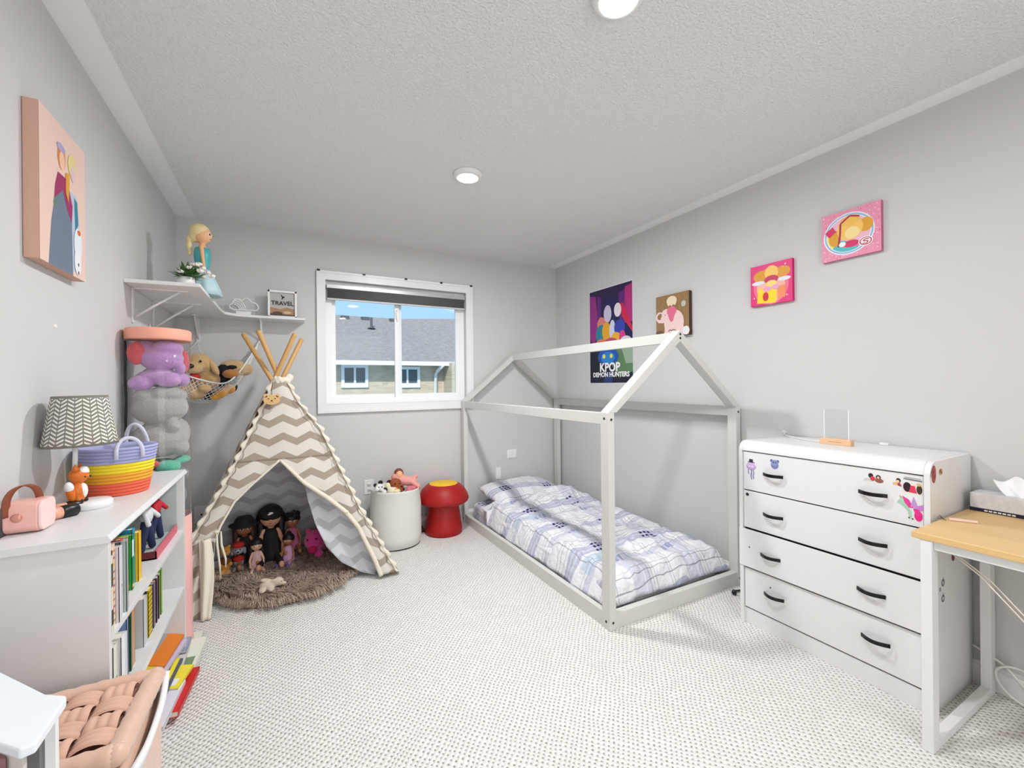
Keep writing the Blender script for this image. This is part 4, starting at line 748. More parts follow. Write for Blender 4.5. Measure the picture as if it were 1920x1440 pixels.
MB().prism([(-.55, 1.069), (-.372, .905), (-.326, .858), (-.330, .878), (-.375, .922), (-.55, 1.089)], .700, .734).build('apron', mat('apron_cream', (214, 208, 200), .5), tt, bevel=.002)
MB().prism([(-.54, 1.045), (-.362, .886), (-.352, .880), (-.358, .893), (-.54, 1.06)], .700, .722).build('drawer_front', mat('dusty_rose', (150, 104, 108), .5), tt)
MB().beam((-.327, .945, 0), (-.327, .945, .735), .012, .012).build('leg', WHITE, tt); MB().beam((-.545, 1.07, 0), (-.545, 1.07, .735), .012, .012).build('leg', WHITE, tt)
MB().prism([(-.335, .952), (-.452, 1.088), (-.458, 1.083), (-.342, .947)], .06, .733).build('side_panel', mat('panel_grey', (150, 150, 150), .6), tt)
b = MB(); random.seed(5)
for i in range(16):
    x_ = -.345 - i * .009; y_ = .862 + i * .0085; b.tube([(x_, y_, .70), (x_ - .003, y_ - .004, .685), (x_ + .002, y_, .665 - random.random() * .012)], [.007, .010, .006], 8)
tag(b.build('ruffled_cloth', mat('ruffle_white', (226, 226, 222), .85, bump=(80, .4, .002))), 'ruffled white cloth hanging under the white table edge', 'cloth')
tag(MB().box((-.60, .94, .0), (-.43, 1.02, .60)).build('fabric_stack', mat('dark_brown_cloth', (66, 52, 52), .9, bump=(30, .6, .006)), bevel=.01), 'dark brown bag standing under the white table', 'bag')
# ------------------------------------------------------------------ play tent
WOOD = mat('pine_pole', (206, 160, 100), .5, vary=.12, vscale=20)
te = thing('play_tent', 'cream and taupe chevron teepee tent with pine poles', 'tent', (0, 3.2, 0))
CH = mat('chevron_canvas', (240, 234, 224), .9)
def chevmat(name, base, stripe, p=.155, amp=.042, per=.118, duty=.40):
    m = mat(name, base, .9); g = G(m); n = g.t.nodes.new('ShaderNodeTexCoord'); q = g.t.nodes.new('ShaderNodeSeparateXYZ'); g.t.links.new(n.outputs['UV'], q.inputs[0]); g.v = n.outputs['Object']
    tri = g.m('ABSOLUTE', g.m('SUBTRACT', g.m('FRACT', g.m('DIVIDE', q.outputs[0], p)), .5)); ph = g.m('FRACT', g.m('DIVIDE', g.m('ADD', q.outputs[1], g.m('MULTIPLY', tri, amp * 2)), per))
    g.col(g.mix(g.m('LESS_THAN', ph, duty), lin(base), lin(stripe))); g.bump(g.noise(500, 3), .35, .0006)
    # cotton lets some light through
    tl = g.t.nodes.new('ShaderNodeBsdfTranslucent'); tl.inputs[0].default_value = lin((225, 225, 225)); mx = g.t.nodes.new('ShaderNodeMixShader'); mx.inputs[0].default_value = .22
    out = [x for x in g.t.nodes if x.type == 'OUTPUT_MATERIAL'][0]; g.t.links.new(g.b.outputs[0], mx.inputs[1]); g.t.links.new(tl.outputs[0], mx.inputs[2]); g.t.links.new(mx.outputs[0], out.inputs[0]); return m
CHV = chevmat('chevron_cotton', (238, 232, 222), (182, 168, 152)); CHI = chevmat('chevron_lining', (224, 227, 232), (196, 198, 202)); CRM = mat('cream_cotton', (232, 224, 208), .9, bump=(300, .3, .0006))
FLf, FRf, BRf, BLf = Vector((-.60, 2.84, 0)), Vector((.665, 2.84, 0)), Vector((.50, 3.655, 0)), Vector((-.60, 3.655, 0))
ATL, ATR, ABR, ABL = Vector((-.062, 3.175, 1.285)), Vector((.030, 3.175, 1.285)), Vector((.022, 3.235, 1.285)), Vector((-.06, 3.235, 1.285))
tops = {'FR': (-.222, 3.235, 1.59), 'BR': (-.132, 3.12, 1.60), 'FL': (.120, 3.275, 1.573), 'BL': (.074, 3.11, 1.588)}
for k, p0 in (('FR', FRf), ('BR', BRf), ('FL', FLf), ('BL', BLf)):
    q = Vector(tops[k]); yo_ = .042 if k[0] == 'F' else -.03; p0 = p0 + Vector(((-.03 if k[1] == 'R' else .03), yo_, 0)); q = q + Vector((0, yo_ * .5, 0)); MB().tube([p0 + Vector((0, 0, .005)), p0.lerp(q, .5), q.lerp(p0, .004), q], [.0145, .0145, .0145, .011], 14).build('pole', WOOD, te)
def ripple(u, v, a=.006): return a * (math.sin(u * 14 + v * 5) + .6 * math.sin(u * 31 - v * 9))
def face_q(p0, p1, q1, q0, nm, m, inward, nu=40, nv=40, sag=.03):
    p0, p1, q0, q1 = map(Vector, (p0, p1, q0, q1)); nrm = (p1 - p0).cross(q0 - p0).normalized() * inward
    def fn(u, v):
        a = p0.lerp(p1, u); c_ = q0.lerp(q1, u); P = a.lerp(c_, v); s_ = 4 * u * (1 - u) * sag * (1 - v) ** .5 + ripple(u, v) * (1 - v)
        P = P + nrm * s_; P.z = max(P.z, .004); return P
    hw = (p1 - p0).length; hh = (q0 - p0).length
    b = MB(); b.grid(fn, nu, nv, 0, lambda u, v, P: (((u - .5) * hw * (1 - v * .93)), v * hh * .97)); return b.build(nm, m, te, solid=.0016)
face_q(BRf + Vector((0, 0, .01)), BLf + Vector((0, 0, .01)), ABL, ABR, 'back_panel', CHI, 1)
face_q(BLf + Vector((0, 0, .01)), FLf + Vector((0, 0, .01)), ATL, ABL, 'side_panel', CHV, 1)
face_q(FRf + Vector((0, 0, .01)), BRf + Vector((0, 0, .01)), ABR, ATR, 'side_panel', CHV, 1)
# front: plane y = 2.84 + .26 z
def fy(z): return 2.84 + .262 * z
def lerp_tab(tab, z):
    for i in range(len(tab) - 1):
        (xa, za), (xb, zb) = tab[i], tab[i + 1]
        if za >= z >= zb: t_ = (za - z) / max(1e-6, za - zb); return xa + (xb - xa) * t_
    return tab[-1][0] if z < tab[-1][1] else tab[0][0]
outL = [(-.062, 1.285), (-.095, 1.161), (-.232, .843), (-.334, .627), (-.441, .43), (-.60, .0)]; outR = [(.030, 1.285), (.092, 1.15), (.218, .977), (.443, .45), (.668, 0.0)]
inL = [(-.018, .79), (-.169, .658), (-.255, .573), (-.32, .453), (-.341, .386), (-.361, .2), (-.362, .0)]; inR = [(-.018, .79), (.115, .639), (.242, .538), (.35, .437), (.423, .336), (.514, .126), (.545, .036), (.56, 0)]
def frontpiece(xa, xb, z0, z1, nm, nu=24, nv=60):
    def fn(u, v):
        z = z0 + (z1 - z0) * v; x = xa(z) + (xb(z) - xa(z)) * u; return Vector((x, fy(z) - .004 + ripple(x * 1.4, z, .005) * min(1, (1.3 - z)) * (1 if z < 1.1 else .5) - .012 * math.sin(PI * u) * min(1, abs(z - .79) * 6), max(.006, z)))
    b = MB(); b.grid(fn, nu, nv, 0, lambda u, v, P: (P.x + .155 * .5, P.z * 1.035)); return b.build(nm, CHV, te, solid=.0016)
frontpiece(lambda z: lerp_tab(outL, z), lambda z: lerp_tab(outR, z), .79, 1.285, 'front_panel', 30, 30)
frontpiece(lambda z: lerp_tab(outL, z), lambda z: lerp_tab(inL, z), .386, .79, 'front_panel', 20, 30)
frontpiece(lambda z: lerp_tab(inR, z), lambda z: lerp_tab(outR, z), .03, .79, 'front_panel', 20, 44)
# left door flap gathered at the tie, hanging to the floor
def fl(u, v):
    z = .392 * (1 - v) + .006; xa = lerp_tab(outL, z); xb = lerp_tab(inL, z); x = xa + (xb - xa) * u; fold = .016 * math.sin(u * 16 + 1) * min(1, v * 3 + .2); return Vector((x + .006 * math.sin(v * 6), fy(z) - .012 + fold - .02 * u, max(.005, z)))
b = MB(); b.grid(fl, 44, 22, 0, lambda u, v, P: (P.x, P.z)); b.build('door_flap', CHV, te, solid=.0016)
def fl2(u, v):
    z = .40 * (1 - v) + .006; x0_ = -.415 + .02 * v; w_ = .055 + .012 * math.sin(v * 4); x = x0_ + w_ * u; return Vector((x, fy(z) - .045 - .014 * math.sin(u * PI) + .006 * math.sin(u * 9 + v * 3), max(.005, z)))
b = MB(); b.grid(fl2, 16, 22); b.build('door_flap', CRM, te, solid=.003)
# ties
b = MB()
for dx_ in (0, .02): b.tube([(-.335 + dx_, fy(.43) - .03, .43), (-.330 + dx_, fy(.35) - .035, .36), (-.318 + dx_ * 1.4, fy(.25) - .02, .25 + dx_ * 1.6), (-.314 + dx_ * 1.2, fy(.2) - .01, .175 + dx_ * 3)], [.004, .006, .0055, .003], 6)
b.ell((-.335, fy(.43) - .03, .43), (.014, .012, .010)); b.build('tie', CRM, te)
b = MB(); b.ell((.352, fy(.43) - .02, .437), (.016, .012, .012)); b.tube([(.33, fy(.45), .455), (.352, fy(.43) - .025, .437), (.37, fy(.42), .42)], .006, 8); b.build('tie', CRM, te)
# edge piping on the openings and ruffled trims along the pole seams
def trim_line(tab, r, nm, m, dy=-.012, z0=0.0, z1=9, scal=0):
    pts = []; zs = [z1 if z1 < 9 else tab[0][1]]; zz = min(tab[0][1], z1)
    while zz > max(z0, .012): pts.append((lerp_tab(tab, zz), fy(zz) + dy, zz)); zz -= .012
    return pts
b = MB(); P = trim_line(inR, .007, '', None); b.tube(P, [.008 + .006 * min(1, i / 18) for i in range(len(P))], 10); b.build('opening_hem', CRM, te)
b = MB(); P = [p for p in trim_line(inL, .007, '', None) if p[2] > .40]; b.tube(P, [.007] * len(P), 8); b.build('opening_hem', CRM, te)
def ruffle(tab, side, nm):
    zs = [1.27 - i * .008 for i in range(156)]
    def fn(u, v):
        z = zs[int(round(u * 155))]; x = lerp_tab(tab, z); ph = z * 92; w_ = .022 + .009 * math.sin(ph); return Vector((x + side * (w_ * v - .010), fy(z) - .012 - .010 * math.sin(ph + 1) * v - .004, max(.006, z - .004 * v)))
    b = MB(); b.grid(fn, 155, 3); b.build(nm, CRM, te, solid=.002)
ruffle(outL, -1, 'ruffle_trim'); ruffle(outR, 1, 'ruffle_trim')
# stitched scallop line inside each trim
STI = mat('taupe_binding', (150, 136, 122), .9)
for tab, s_ in ((outL, 1), (outR, -1)):
    b = MB(); pts = [(lerp_tab(tab, z) + s_ * (.020 + .007 * math.sin(z * 78)), fy(z) - .020 - .004, z) for z in [1.16 - i * .006 for i in range(188)]]; b.tube(pts, .0022, 5); b.build('binding', STI, te)
# right flap turned inward
fp = [(.117, 3.087, .623), (.139, 3.052, .507), (.179, 3.008, .358), (.237, 2.967, .224), (.321, 2.945, .117), (.447, 2.92, .031), (.528, 2.91, .008)]
fo = [(.125, 3.025, .632), (.200, 3.0, .575), (.30, 2.975, .49), (.385, 2.95, .40), (.450, 2.925, .28), (.51, 2.89, .14), (.55, 2.87, .03)]
def fl3(u, v):
    k = min(5.999, u * 6); i = int(k); t_ = k - i; a = Vector(fp[i]).lerp(Vector(fp[i + 1]), t_); c_ = Vector(fo[i]).lerp(Vector(fo[i + 1]), t_); P = a.lerp(c_, v) ; P.y += .035 * math.sin(PI * v) + .004 * math.sin(u * 18 + v * 7); P.z = max(.006, P.z); return P
b = MB(); b.grid(fl3, 40, 18, 0, lambda u, v, P: (P.x * 1.2, P.z)); b.build('door_flap', CHI, te, solid=.0016)
# collar ruffle and wooden bear tag
b = MB()
for i in range(26):
    a = i * 2 * PI / 26; b.ell((-.012 + .048 * math.cos(a), 3.205 + .045 * math.sin(a), 1.290 + .010 * math.sin(i * 2.7)), (.014, .014, .019), 0, None, 8)
b.ell((.040, 3.19, 1.305), (.026, .02, .026)); b.ell((.030, 3.18, 1.28), (.02, .02, .022)); fuse(b.build('collar', CRM, te), .005, 2)
b = MB(); b.tube([(-.055, 3.13, 1.275), (-.062, 3.09, 1.23), (-.060, 3.075, 1.195)], .0018, 6); b.build('string', BLK, te)
b = MB(); tz = 1.165; b.prism(ellp(0, 0, .046, .032, 28), -.005, .005, M=Matrix.Translation((-.060, 3.075, tz)) @ Matrix.Rotation(PI / 2, 4, 'X')); b.prism(ellp(0, 0, .012, .012, 14), -.005, .005, M=Matrix.Translation((-.094, 3.075, tz + .026)) @ Matrix.Rotation(PI / 2, 4, 'X')); b.prism(ellp(0, 0, .012, .012, 14), -.005, .005, M=Matrix.Translation((-.026, 3.075, tz + .026)) @ Matrix.Rotation(PI / 2, 4, 'X'))
for x_, z_, r in ((-.078, tz + .006, .004), (-.042, tz + .006, .004), (-.06, tz - .006, .005), (-.066, tz - .014, .002), (-.054, tz - .014, .002)): b.prism(ellp(0, 0, r, r, 10), -.0012, .0062, 1, Matrix.Translation((x_, 3.075, tz * 0 + z_)) @ Matrix.Rotation(PI / 2, 4, 'X'))
b.build('wooden_tag', [mat('tag_wood', (220, 180, 122), .6), mat('tag_ink', (70, 46, 30), .6)], te, bevel=.001)

# ------------------------------------------------------------------ shaggy round rug
RX, RY, RR = .02, 3.185, .435
rg = thing('shag_rug', 'round taupe shaggy fur rug inside the teepee', 'rug', (RX, RY, 0))
b = MB(); b.lathe([(RR - .02, .001), (RR - .02, .016), (RR - .06, .022), (.0001, .022)], (RX, RY, 0), 64); b.build('backing', mat('rug_backing', (120, 98, 86), .95), rg)
FUR = mat('taupe_fur', (164, 140, 126), .85); g = G(FUR); X = g.xyz(); g.col(g.mix(g.noise(26, 4), lin((134, 112, 98)), lin((224, 202, 186))))
b = MB(); random.seed(11)
for i in range(17000):
    r = RR * math.sqrt(random.random()); a = random.uniform(0, 2 * PI); x = RX + r * math.cos(a); y = RY + r * math.sin(a)
    if y > 3.55: continue
    fl_ = noise.noise(Vector((x * 5.5, y * 5.5, .3))) * 4.2 + noise.noise(Vector((x * 15, y * 15, 4))) * 1.6; dx_, dy_ = math.cos(fl_), math.sin(fl_) * .8 - .25
    if r > RR * .88: dx_ = math.cos(a) * .8 + dx_ * .5; dy_ = math.sin(a) * .8 + dy_ * .5
    L = random.uniform(.032, .062); w_ = .0016; zt = random.uniform(.018, .045); n_ = Vector((-dy_, dx_, 0)).normalized() * w_
    p0 = Vector((x, y, .012)); p1 = p0 + Vector((dx_ * L * .35, dy_ * L * .35, zt)); p2 = p0 + Vector((dx_ * L * .8, dy_ * L * .8, zt * .95)); p3 = p0 + Vector((dx_ * L * 1.15, dy_ * L * 1.15, zt * .55))
    b.add([p0 - n_, p0 + n_, p1 + n_, p1 - n_, p2 + n_ * .7, p2 - n_ * .7, p3], [(0, 1, 2, 3), (3, 2, 4, 5), (5, 4, 6)], 0, True)
b.build('fur_pile', FUR, rg)['kind'] = 'stuff'

# ------------------------------------------------------------------ dolls and soft toys in the tent
def seated(name, lab, x, y, z, s, skin, hairm, dress, f=(0, -1, 0), leg=None, hair='long', lean=0, group=None, eyes=1.0, shoe=None, cat='doll'):
    """seated doll, s = head radius; legs stretched forward along f"""
    f_ = Vector(f).normalized(); sd = f_.cross(Vector((0, 0, 1))).normalized(); o = Vector((x, y, z)); U_ = Vector((0, 0, 1)); t_ = thing(name, lab, cat, o, group)
    P = lambda a, b_, c_: o + f_ * a * s + sd * b_ * s + U_ * c_ * s
    hd = P(0 + lean, 0, 4.25); b = MB(); b.ell(hd, (s * .95, s * .95, s)); b.ell(hd + f_ * s * .93 + U_ * s * -.12, s * .13); b.cap(P(0, 0, 3.0), P(lean * .6, 0, 3.5), s * .30)
    b.ell(P(0, 0, 2.45), (s * .55, s * .62, s * .75)); b.ell(P(0, 0, 1.1), (s * .75, s * .75, s * .85)); b.ell(P(0, 0, 1.8), (s * .52, s * .58, s * .7))
    for k in (-1, 1):
        b.cap(P(0, k * .62, 2.85), P(.35, k * 1.05, 1.75), s * .25, s * .20); b.cap(P(.35, k * 1.05, 1.75), P(1.0, k * 1.0, .95), s * .20, s * .15); b.ell(P(1.15, k * .98, .85), s * .20)
        b.cap(P(.1, k * .45, .55), P(1.6, k * .72, .55), s * .36, s * .28); b.cap(P(1.6, k * .72, .55), P(2.9, k * .9, .35), s * .28, s * .20); b.ell(P(3.05, k * .92, .5), (s * .24, s * .24, s * .34))
    fuse(b.build('body', skin, t_), max(.0028, s * .085), 3); face(None, hd, s, f_, t_, eyes)
    b = MB(); b.ell(hd - f_ * s * .14 + U_ * s * .22, (s * 1.06, s * 1.06, s * .98))
    if hair == 'long':
        for k in (-1, 1): b.cap(hd + sd * k * s * .85 - f_ * s * .3, P(-.1, k * .9, 2.2), s * .42, s * .34)
        b.cap(hd - f_ * s * .6, P(-.7, 0, 2.0), s * .7, s * .5)
    elif hair == 'curly':
        for k in range(14): q = k * 2.4; b.ell(hd + Vector((math.cos(q) * s * .75, math.sin(q) * s * .75, s * (.15 + .06 * k))) - f_ * s * .2, s * .42, n=10)
    elif hair == 'bun': b.ell(hd + U_ * s * 1.05 - f_ * s * .35, s * .45)
    hb = b.build('hair', hairm, t_); fuse(hb, max(.003, s * .09), 2)
    # trim hair away from the face with a fringe line
    b = MB(); wv = lambda a, z_: 1 + .05 * math.sin(7 * a)
    b.lathe([(s * 1.35, .25 * s), (s * 1.1, .9 * s), (s * .72, 1.9 * s), (s * .70, 2.6 * s), (s * .42, 3.15 * s)], o, 36, wob=wv); b.build('dress', dress, t_)
    if leg:
        b = MB()
        for k in (-1, 1): b.cap(P(.2, k * .45, .6), P(2.4, k * .82, .46), s * .42, s * .32)
        fuse(b.build('trousers', leg, t_), s * .1, 2)
    if shoe:
        for k in (-1, 1): b = MB(); b.ell(P(3.05, k * .92, .5), (s * .32, s * .32, s * .44)); b.build('shoe', shoe, t_)
    return t_, hd, f_, sd
PINKD = mat('pink_dress', (226, 190, 188), .8, vary=.2, vscale=60); LIL = mat('lilac_jacket', (206, 160, 198), .8, vary=.12, vscale=40); BLKF = mat('black_fabric', (22, 20, 22), .8)
RZ = .030
seated('doll', 'black-haired doll in a pale pink dress seated at the front on the fur rug', -.163, 3.335, RZ, .038, SKIN3, HAIR, PINKD, (.10, -1, 0), hair='long', eyes=.9, leg=mat('pale_tights', (222, 190, 178), .7))
seated('doll', 'doll in a lilac jacket leaning on the pink pig plush', .026, 3.35, RZ, .037, SKIN2, HAIR, LIL, (-.35, -1, 0), hair='bun', leg=LIL, shoe=mat('purple_shoe', (96, 80, 170), .5))
seated('doll', 'curly-haired doll with a pink scarf sitting at the back right in the tent', .053, 3.475, RZ + .05, .048, SKIN2, HAIR, mat('rose_scarf', (206, 120, 160), .8), (0, -1, 0), hair='curly')
t_, hd, f_, sd = seated('plush_doll', 'largest doll with a round face and black cap at the centre of the tent', -.082, 3.46, RZ, .072, mat('plush_skin', (226, 170, 138), .8), HAIR, BLKF, (0, -1, 0), hair='long', eyes=.6, leg=BLKF)
b = MB(); b.ell(hd + Vector((0, -.006, .026)), (.080, .082, .058)); b.ell(hd + Vector((0, -.062, .012)), (.052, .034, .010)); fuse(b.build('cap', BLKF, t_), .005, 3)
b = MB(); b.ell(hd + Vector((.004, -.083, .042)), (.015, .006, .008)); b.ell(hd + Vector((-.006, -.084, .034)), (.012, .006, .005)); b.build('cap_emblem', WP, t_)
t_, hd, f_, sd = seated('doll', 'dark-haired doll in a wide black sun hat at the back left in the tent', -.240, 3.46, RZ + .02, .056, SKIN2, HAIRB, BLKF, (.2, -1, 0), hair='long')
b = MB(); b.lathe([(.0001, .060), (.04, .058), (.056, .040), (.060, .020), (.092, .006), (.092, .001), (.05, .012)], hd + Vector((0, .0, .012)), 36, wob=lambda a, z: 1 + .05 * math.sin(3 * a)); b.build('hat', BLKF, t_)
def plush(name, lab, els, m, spots=(), nose=None, eyes=(), vx=.005, cat='soft toy', group=None, parts=(), loc=None):
    t_ = thing(name, lab, cat, loc or els[0][0], group); b = MB()
    for e in els: b.ell(e[0], e[1], 0, e[2] if len(e) > 2 else None)
    fuse(b.build('body', m, t_), vx, 4)
    for nm, mm, ee in parts:
        b = MB(); [b.ell(e[0], e[1], 0, e[2] if len(e) > 2 else None) for e in ee]; b.build(nm, mm, t_)
    for e in eyes: MB().ell(e[0], e[1], n=10).build('eye', EYE_B, t_)
    if nose: MB().ell(nose[0], nose[1]).build('nose', nose[2] if len(nose) > 2 else EYE_B, t_)
    return t_
HP = mat('hot_pink_plush', (232, 70, 152), .9, bump=(120, .9, .006), sheen=.5); HP2 = mat('magenta_snout', (204, 28, 100), .9)
x, y, z = .195, 3.37, .03
plush('plush_pig', 'hot pink plush pig sitting on the rug at the right of the dolls', [((x, y, z + .115), (.072, .070, .075)), ((x + .075, y + .09, z + .10), (.10, .085, .09)), ((x + .02, y - .05, z + .035), (.03, .035, .03)), ((x + .11, y + .0, z + .035), (.03, .04, .03)), ((x + .16, y + .03, z + .04), (.03, .04, .035)), ((x - .045, y, z + .185), (.018, .012, .02)), ((x + .04, y, z + .19), (.018, .012, .02)), ((x - .012, y - .055, z + .085), (.040, .03, .032))], HP, eyes=[((x + .004, y - .066, z + .145), (.010, .005, .007)), ((x - .05, y - .05, z + .14), (.006, .005, .007))], nose=((x - .02, y - .084, z + .078), (.032, .012, .026), HP2), loc=(x, y, z))
YEL = mat('honey_plush', (226, 158, 52), .9, bump=(120, .9, .006), sheen=.4); WHP = mat('white_plush', (228, 228, 224), .9, bump=(120, .9, .006)); RDH = mat('red_hat_felt', (190, 40, 34), .8)
x, y = -.340, 3.37
plush('plush_bear', 'small honey-coloured plush bear at the left edge of the toys', [((x, y, .085), (.032, .03, .042)), ((x, y - .005, .17), (.030, .030, .030)), ((x - .02, y, .20), (.010, .008, .011)), ((x + .02, y, .20), (.010, .008, .011)), ((x - .03, y - .02, .09), (.012, .02, .012)), ((x + .03, y - .02, .09), (.012, .02, .012)), ((x - .015, y - .04, .045), (.016, .03, .014)), ((x + .018, y - .04, .045), (.016, .03, .014)), ((x, y - .03, .162), (.013, .012, .010))], YEL, eyes=[((x - .010, y - .032, .178), .003), ((x + .010, y - .032, .178), .003)], nose=((x, y - .042, .165), (.005, .004, .004)), loc=(x, y, .04), vx=.004, parts=[('shirt', mat('brown_felt', (120, 70, 40), .9), [((x, y, .10), (.034, .032, .03))])])
x, y = -.268, 3.385
plush('plush_puppy', 'grey plush puppy in a red hat beside the honey bear', [((x, y, .085), (.032, .03, .04)), ((x, y - .008, .165), (.034, .032, .032)), ((x, y - .036, .155), (.016, .014, .012)), ((x - .036, y, .15), (.010, .012, .024)), ((x + .036, y, .15), (.010, .012, .024)), ((x - .02, y - .04, .045), (.014, .03, .014)), ((x + .02, y - .04, .045), (.014, .03, .014))], mat('cool_grey_plush', (168, 172, 182), .9, bump=(120, .9, .006)), eyes=[((x - .012, y - .036, .172), .0045), ((x + .012, y - .036, .172), .0045)], nose=((x, y - .05, .16), (.006, .004, .005)), loc=(x, y, .04), vx=.004, parts=[('hat', RDH, [((x, y, .195), (.036, .034, .020)), ((x, y - .02, .186), (.034, .028, .005))]), ('vest', RDH, [((x, y, .10), (.034, .032, .024))])])
BEI = mat('beige_plush', (206, 192, 172), .95, bump=(160, .5, .002), sheen=.4); x, y, z = -.085, 2.93, .058
plush('plush_elephant', 'small beige plush elephant lying on the rug at the tent opening', [((x, y, z + .012), (.05, .038, .030)), ((x + .052, y + .004, z + .020), (.030, .028, .026)), ((x + .08, y - .008, z + .008), (.018, .010, .010)), ((x - .03, y - .035, z), (.02, .028, .014)), ((x + .015, y - .036, z), (.018, .028, .013)), ((x - .01, y + .0, z + .040), (.035, .02, .012), (0, .3, .2)), ((x + .036, y - .022, z + .028), (.022, .008, .022))], BEI, eyes=[((x + .068, y - .018, z + .026), .0028)], loc=(x, y, z), vx=.004)

# ------------------------------------------------------------------ canvas toy bin
CX, CY = .782, 3.43
bn = thing('toy_bin', 'round white canvas bin heaped with toys beside the teepee', 'storage bin', (CX, CY, 0))
CAN = mat('white_canvas', (226, 224, 218), .85, bump=(12, .5, .008)); wb = lambda a, z: 1 + .02 * math.sin(2 * a + z * 9) + .012 * math.sin(5 * a - z * 14)
b = MB(); b.open_lathe([(.176, .004), (.192, .012), (.198, .08), (.190, .2), (.192, .31), (.186, .425), (.190, .438), (.186, .442), (.181, .43), (.184, .2), (.188, .02), (.001, .018), (.001, .004)], (CX, CY, 0), 56, wob=wb); b.build('bag', CAN, bn)
b = MB(); b.lathe([(.181, 0), (.187, .004), (.187, .009), (.181, .012)], (CX, CY, 0), 56); b.build('base_piping', mat('dark_piping', (50, 46, 44), .8), bn)
FILL = 'toys heaped in the canvas bin'
CF = mat('cow_spots', (24, 22, 24), .9); z = .43
plush('plush_cow', 'white plush cow with black spots at the left of the toy bin', [((CX - .10, CY - .04, z), (.055, .05, .045)), ((CX - .135, CY - .06, z + .035), (.035, .033, .032)), ((CX - .16, CY - .09, z + .03), (.018, .02, .016)), ((CX - .11, CY - .10, z + .01), (.02, .035, .018))], WHP, group=FILL, eyes=[((CX - .145, CY - .09, z + .045), .005), ((CX - .122, CY - .088, z + .045), .005)], loc=(CX - .1, CY - .04, z - .04), parts=[('ear', CF, [((CX - .125, CY - .05, z + .072), (.018, .014, .016)), ((CX - .165, CY - .05, z + .055), (.014, .012, .014))]), ('spot', CF, [((CX - .098, CY - .085, z + .02), (.016, .016, .018))])])
plush('plush_bunny', 'cream plush bunny with a yellow bib in the middle of the toy bin', [((CX - .04, CY - .09, z), (.045, .045, .035)), ((CX - .075, CY - .07, z + .04), (.022, .024, .03)), ((CX - .02, CY - .12, z + .005), (.03, .03, .022))], mat('cream_plush', (236, 226, 196), .9, bump=(120, .9, .006)), group=FILL, loc=(CX - .04, CY - .09, z - .04), parts=[('bib', mat('mustard_felt', (206, 170, 70), .9), [((CX - .02, CY - .125, z + .012), (.022, .014, .018))])])
t_ = plush('plush_dog', 'brown plush dog with dark ears in the toy bin', [((CX - .01, CY - .03, z + .045), (.05, .045, .042)), ((CX + .02, CY - .075, z + .03), (.028, .026, .024)), ((CX + .0, CY - .08, z + .0), (.04, .035, .03))], mat('chestnut_plush', (150, 78, 42), .9, bump=(120, .9, .006)), group=FILL, eyes=[((CX - .02, CY - .078, z + .055), .005), ((CX + .012, CY - .082, z + .055), .005)], nose=((CX + .025, CY - .10, z + .035), (.008, .006, .006)), loc=(CX - .01, CY - .03, z - .03), parts=[('ear', mat('dark_brown_plush', (60, 22, 20), .9), [((CX - .055, CY - .03, z + .055), (.022, .016, .026)), ((CX + .03, CY - .06, z - .002), (.03, .02, .02))])])
t_ = thing('baby_doll', 'pink dressed baby doll lying across the top of the toy bin', 'doll', (CX + .05, CY, z), FILL); b = MB()
b.ell((CX + .02, CY + .02, z + .085), (.05, .045, .04)); b.cap((CX + .05, CY, z + .06), (CX + .13, CY - .03, z + .045), .042, .038); b.cap((CX + .12, CY - .05, z + .045), (CX + .155, CY - .09, z + .02), .02, .018); b.cap((CX + .13, CY, z + .06), (CX + .17, CY + .02, z + .075), .02, .018); fuse(b.build('body', mat('baby_pink', (232, 160, 152), .85, bump=(120, .4, .002)), t_), .005, 3)
b = MB(); b.ell((CX + .03, CY - .0, z + .105), (.030, .028, .034)); b.build('face', SKIN, t_); b = MB(); b.ell((CX + .03, CY + .016, z + .115), (.038, .030, .040)); b.build('hair', mat('auburn_hair', (120, 62, 34), .6), t_)
b = MB(); b.ell((CX + .10, CY - .09, z + .0), (.045, .03, .03)); b.ell((CX + .15, CY - .06, z + .0), (.03, .03, .03)); b.ell((CX + .07, CY - .13, z - .01), (.03, .02, .02)); o = b.build('plush_toy', mat('rose_plush', (214, 120, 130), .9, bump=(120, .9, .006))); fuse(o, .005, 3); tag(o, 'rose pink plush at the right rim of the toy bin', 'soft toy', FILL)
b = MB(); b.ell((CX, CY, z - .05), (.165, .165, .05)); o = b.build('blanket', WHP); tag(o, 'white folded blanket under the toys in the canvas bin', 'blanket')

# ------------------------------------------------------------------ mushroom stool
MX, MY = 1.195, 3.478
ms_ = thing('mushroom_stool', 'red mushroom-shaped stool with a yellow round top', 'stool', (MX, MY, 0)); RD = mat('stool_red', (165, 4, 8), .5)
b = MB(); b.lathe([(.150, .0), (.155, .006), (.152, .05), (.140, .14), (.126, .235), (.124, .26)], (MX, MY, 0), 64); b.build('stem', RD, ms_)
b = MB(); b.lathe([(.118, .262), (.150, .252), (.185, .256), (.206, .270), (.212, .290), (.203, .325), (.178, .368), (.146, .400), (.122, .413), (.118, .414)], (MX, MY, 0), 64); b.build('cap', RD, ms_)
b = MB(); b.lathe([(.118, .405), (.119, .414), (.112, .4175), (.0001, .419)], (MX, MY, 0), 64); b.build('seat_pad', mat('stool_yellow', (246, 196, 8), .5), ms_)
tag(MB().box((.955, 3.55, .002), (1.055, 3.66, .03)).build('toy_block', mat('dark_red_plastic', (90, 10, 14), .5), bevel=.004), 'flat dark red box on the carpet between bin and stool', 'box')

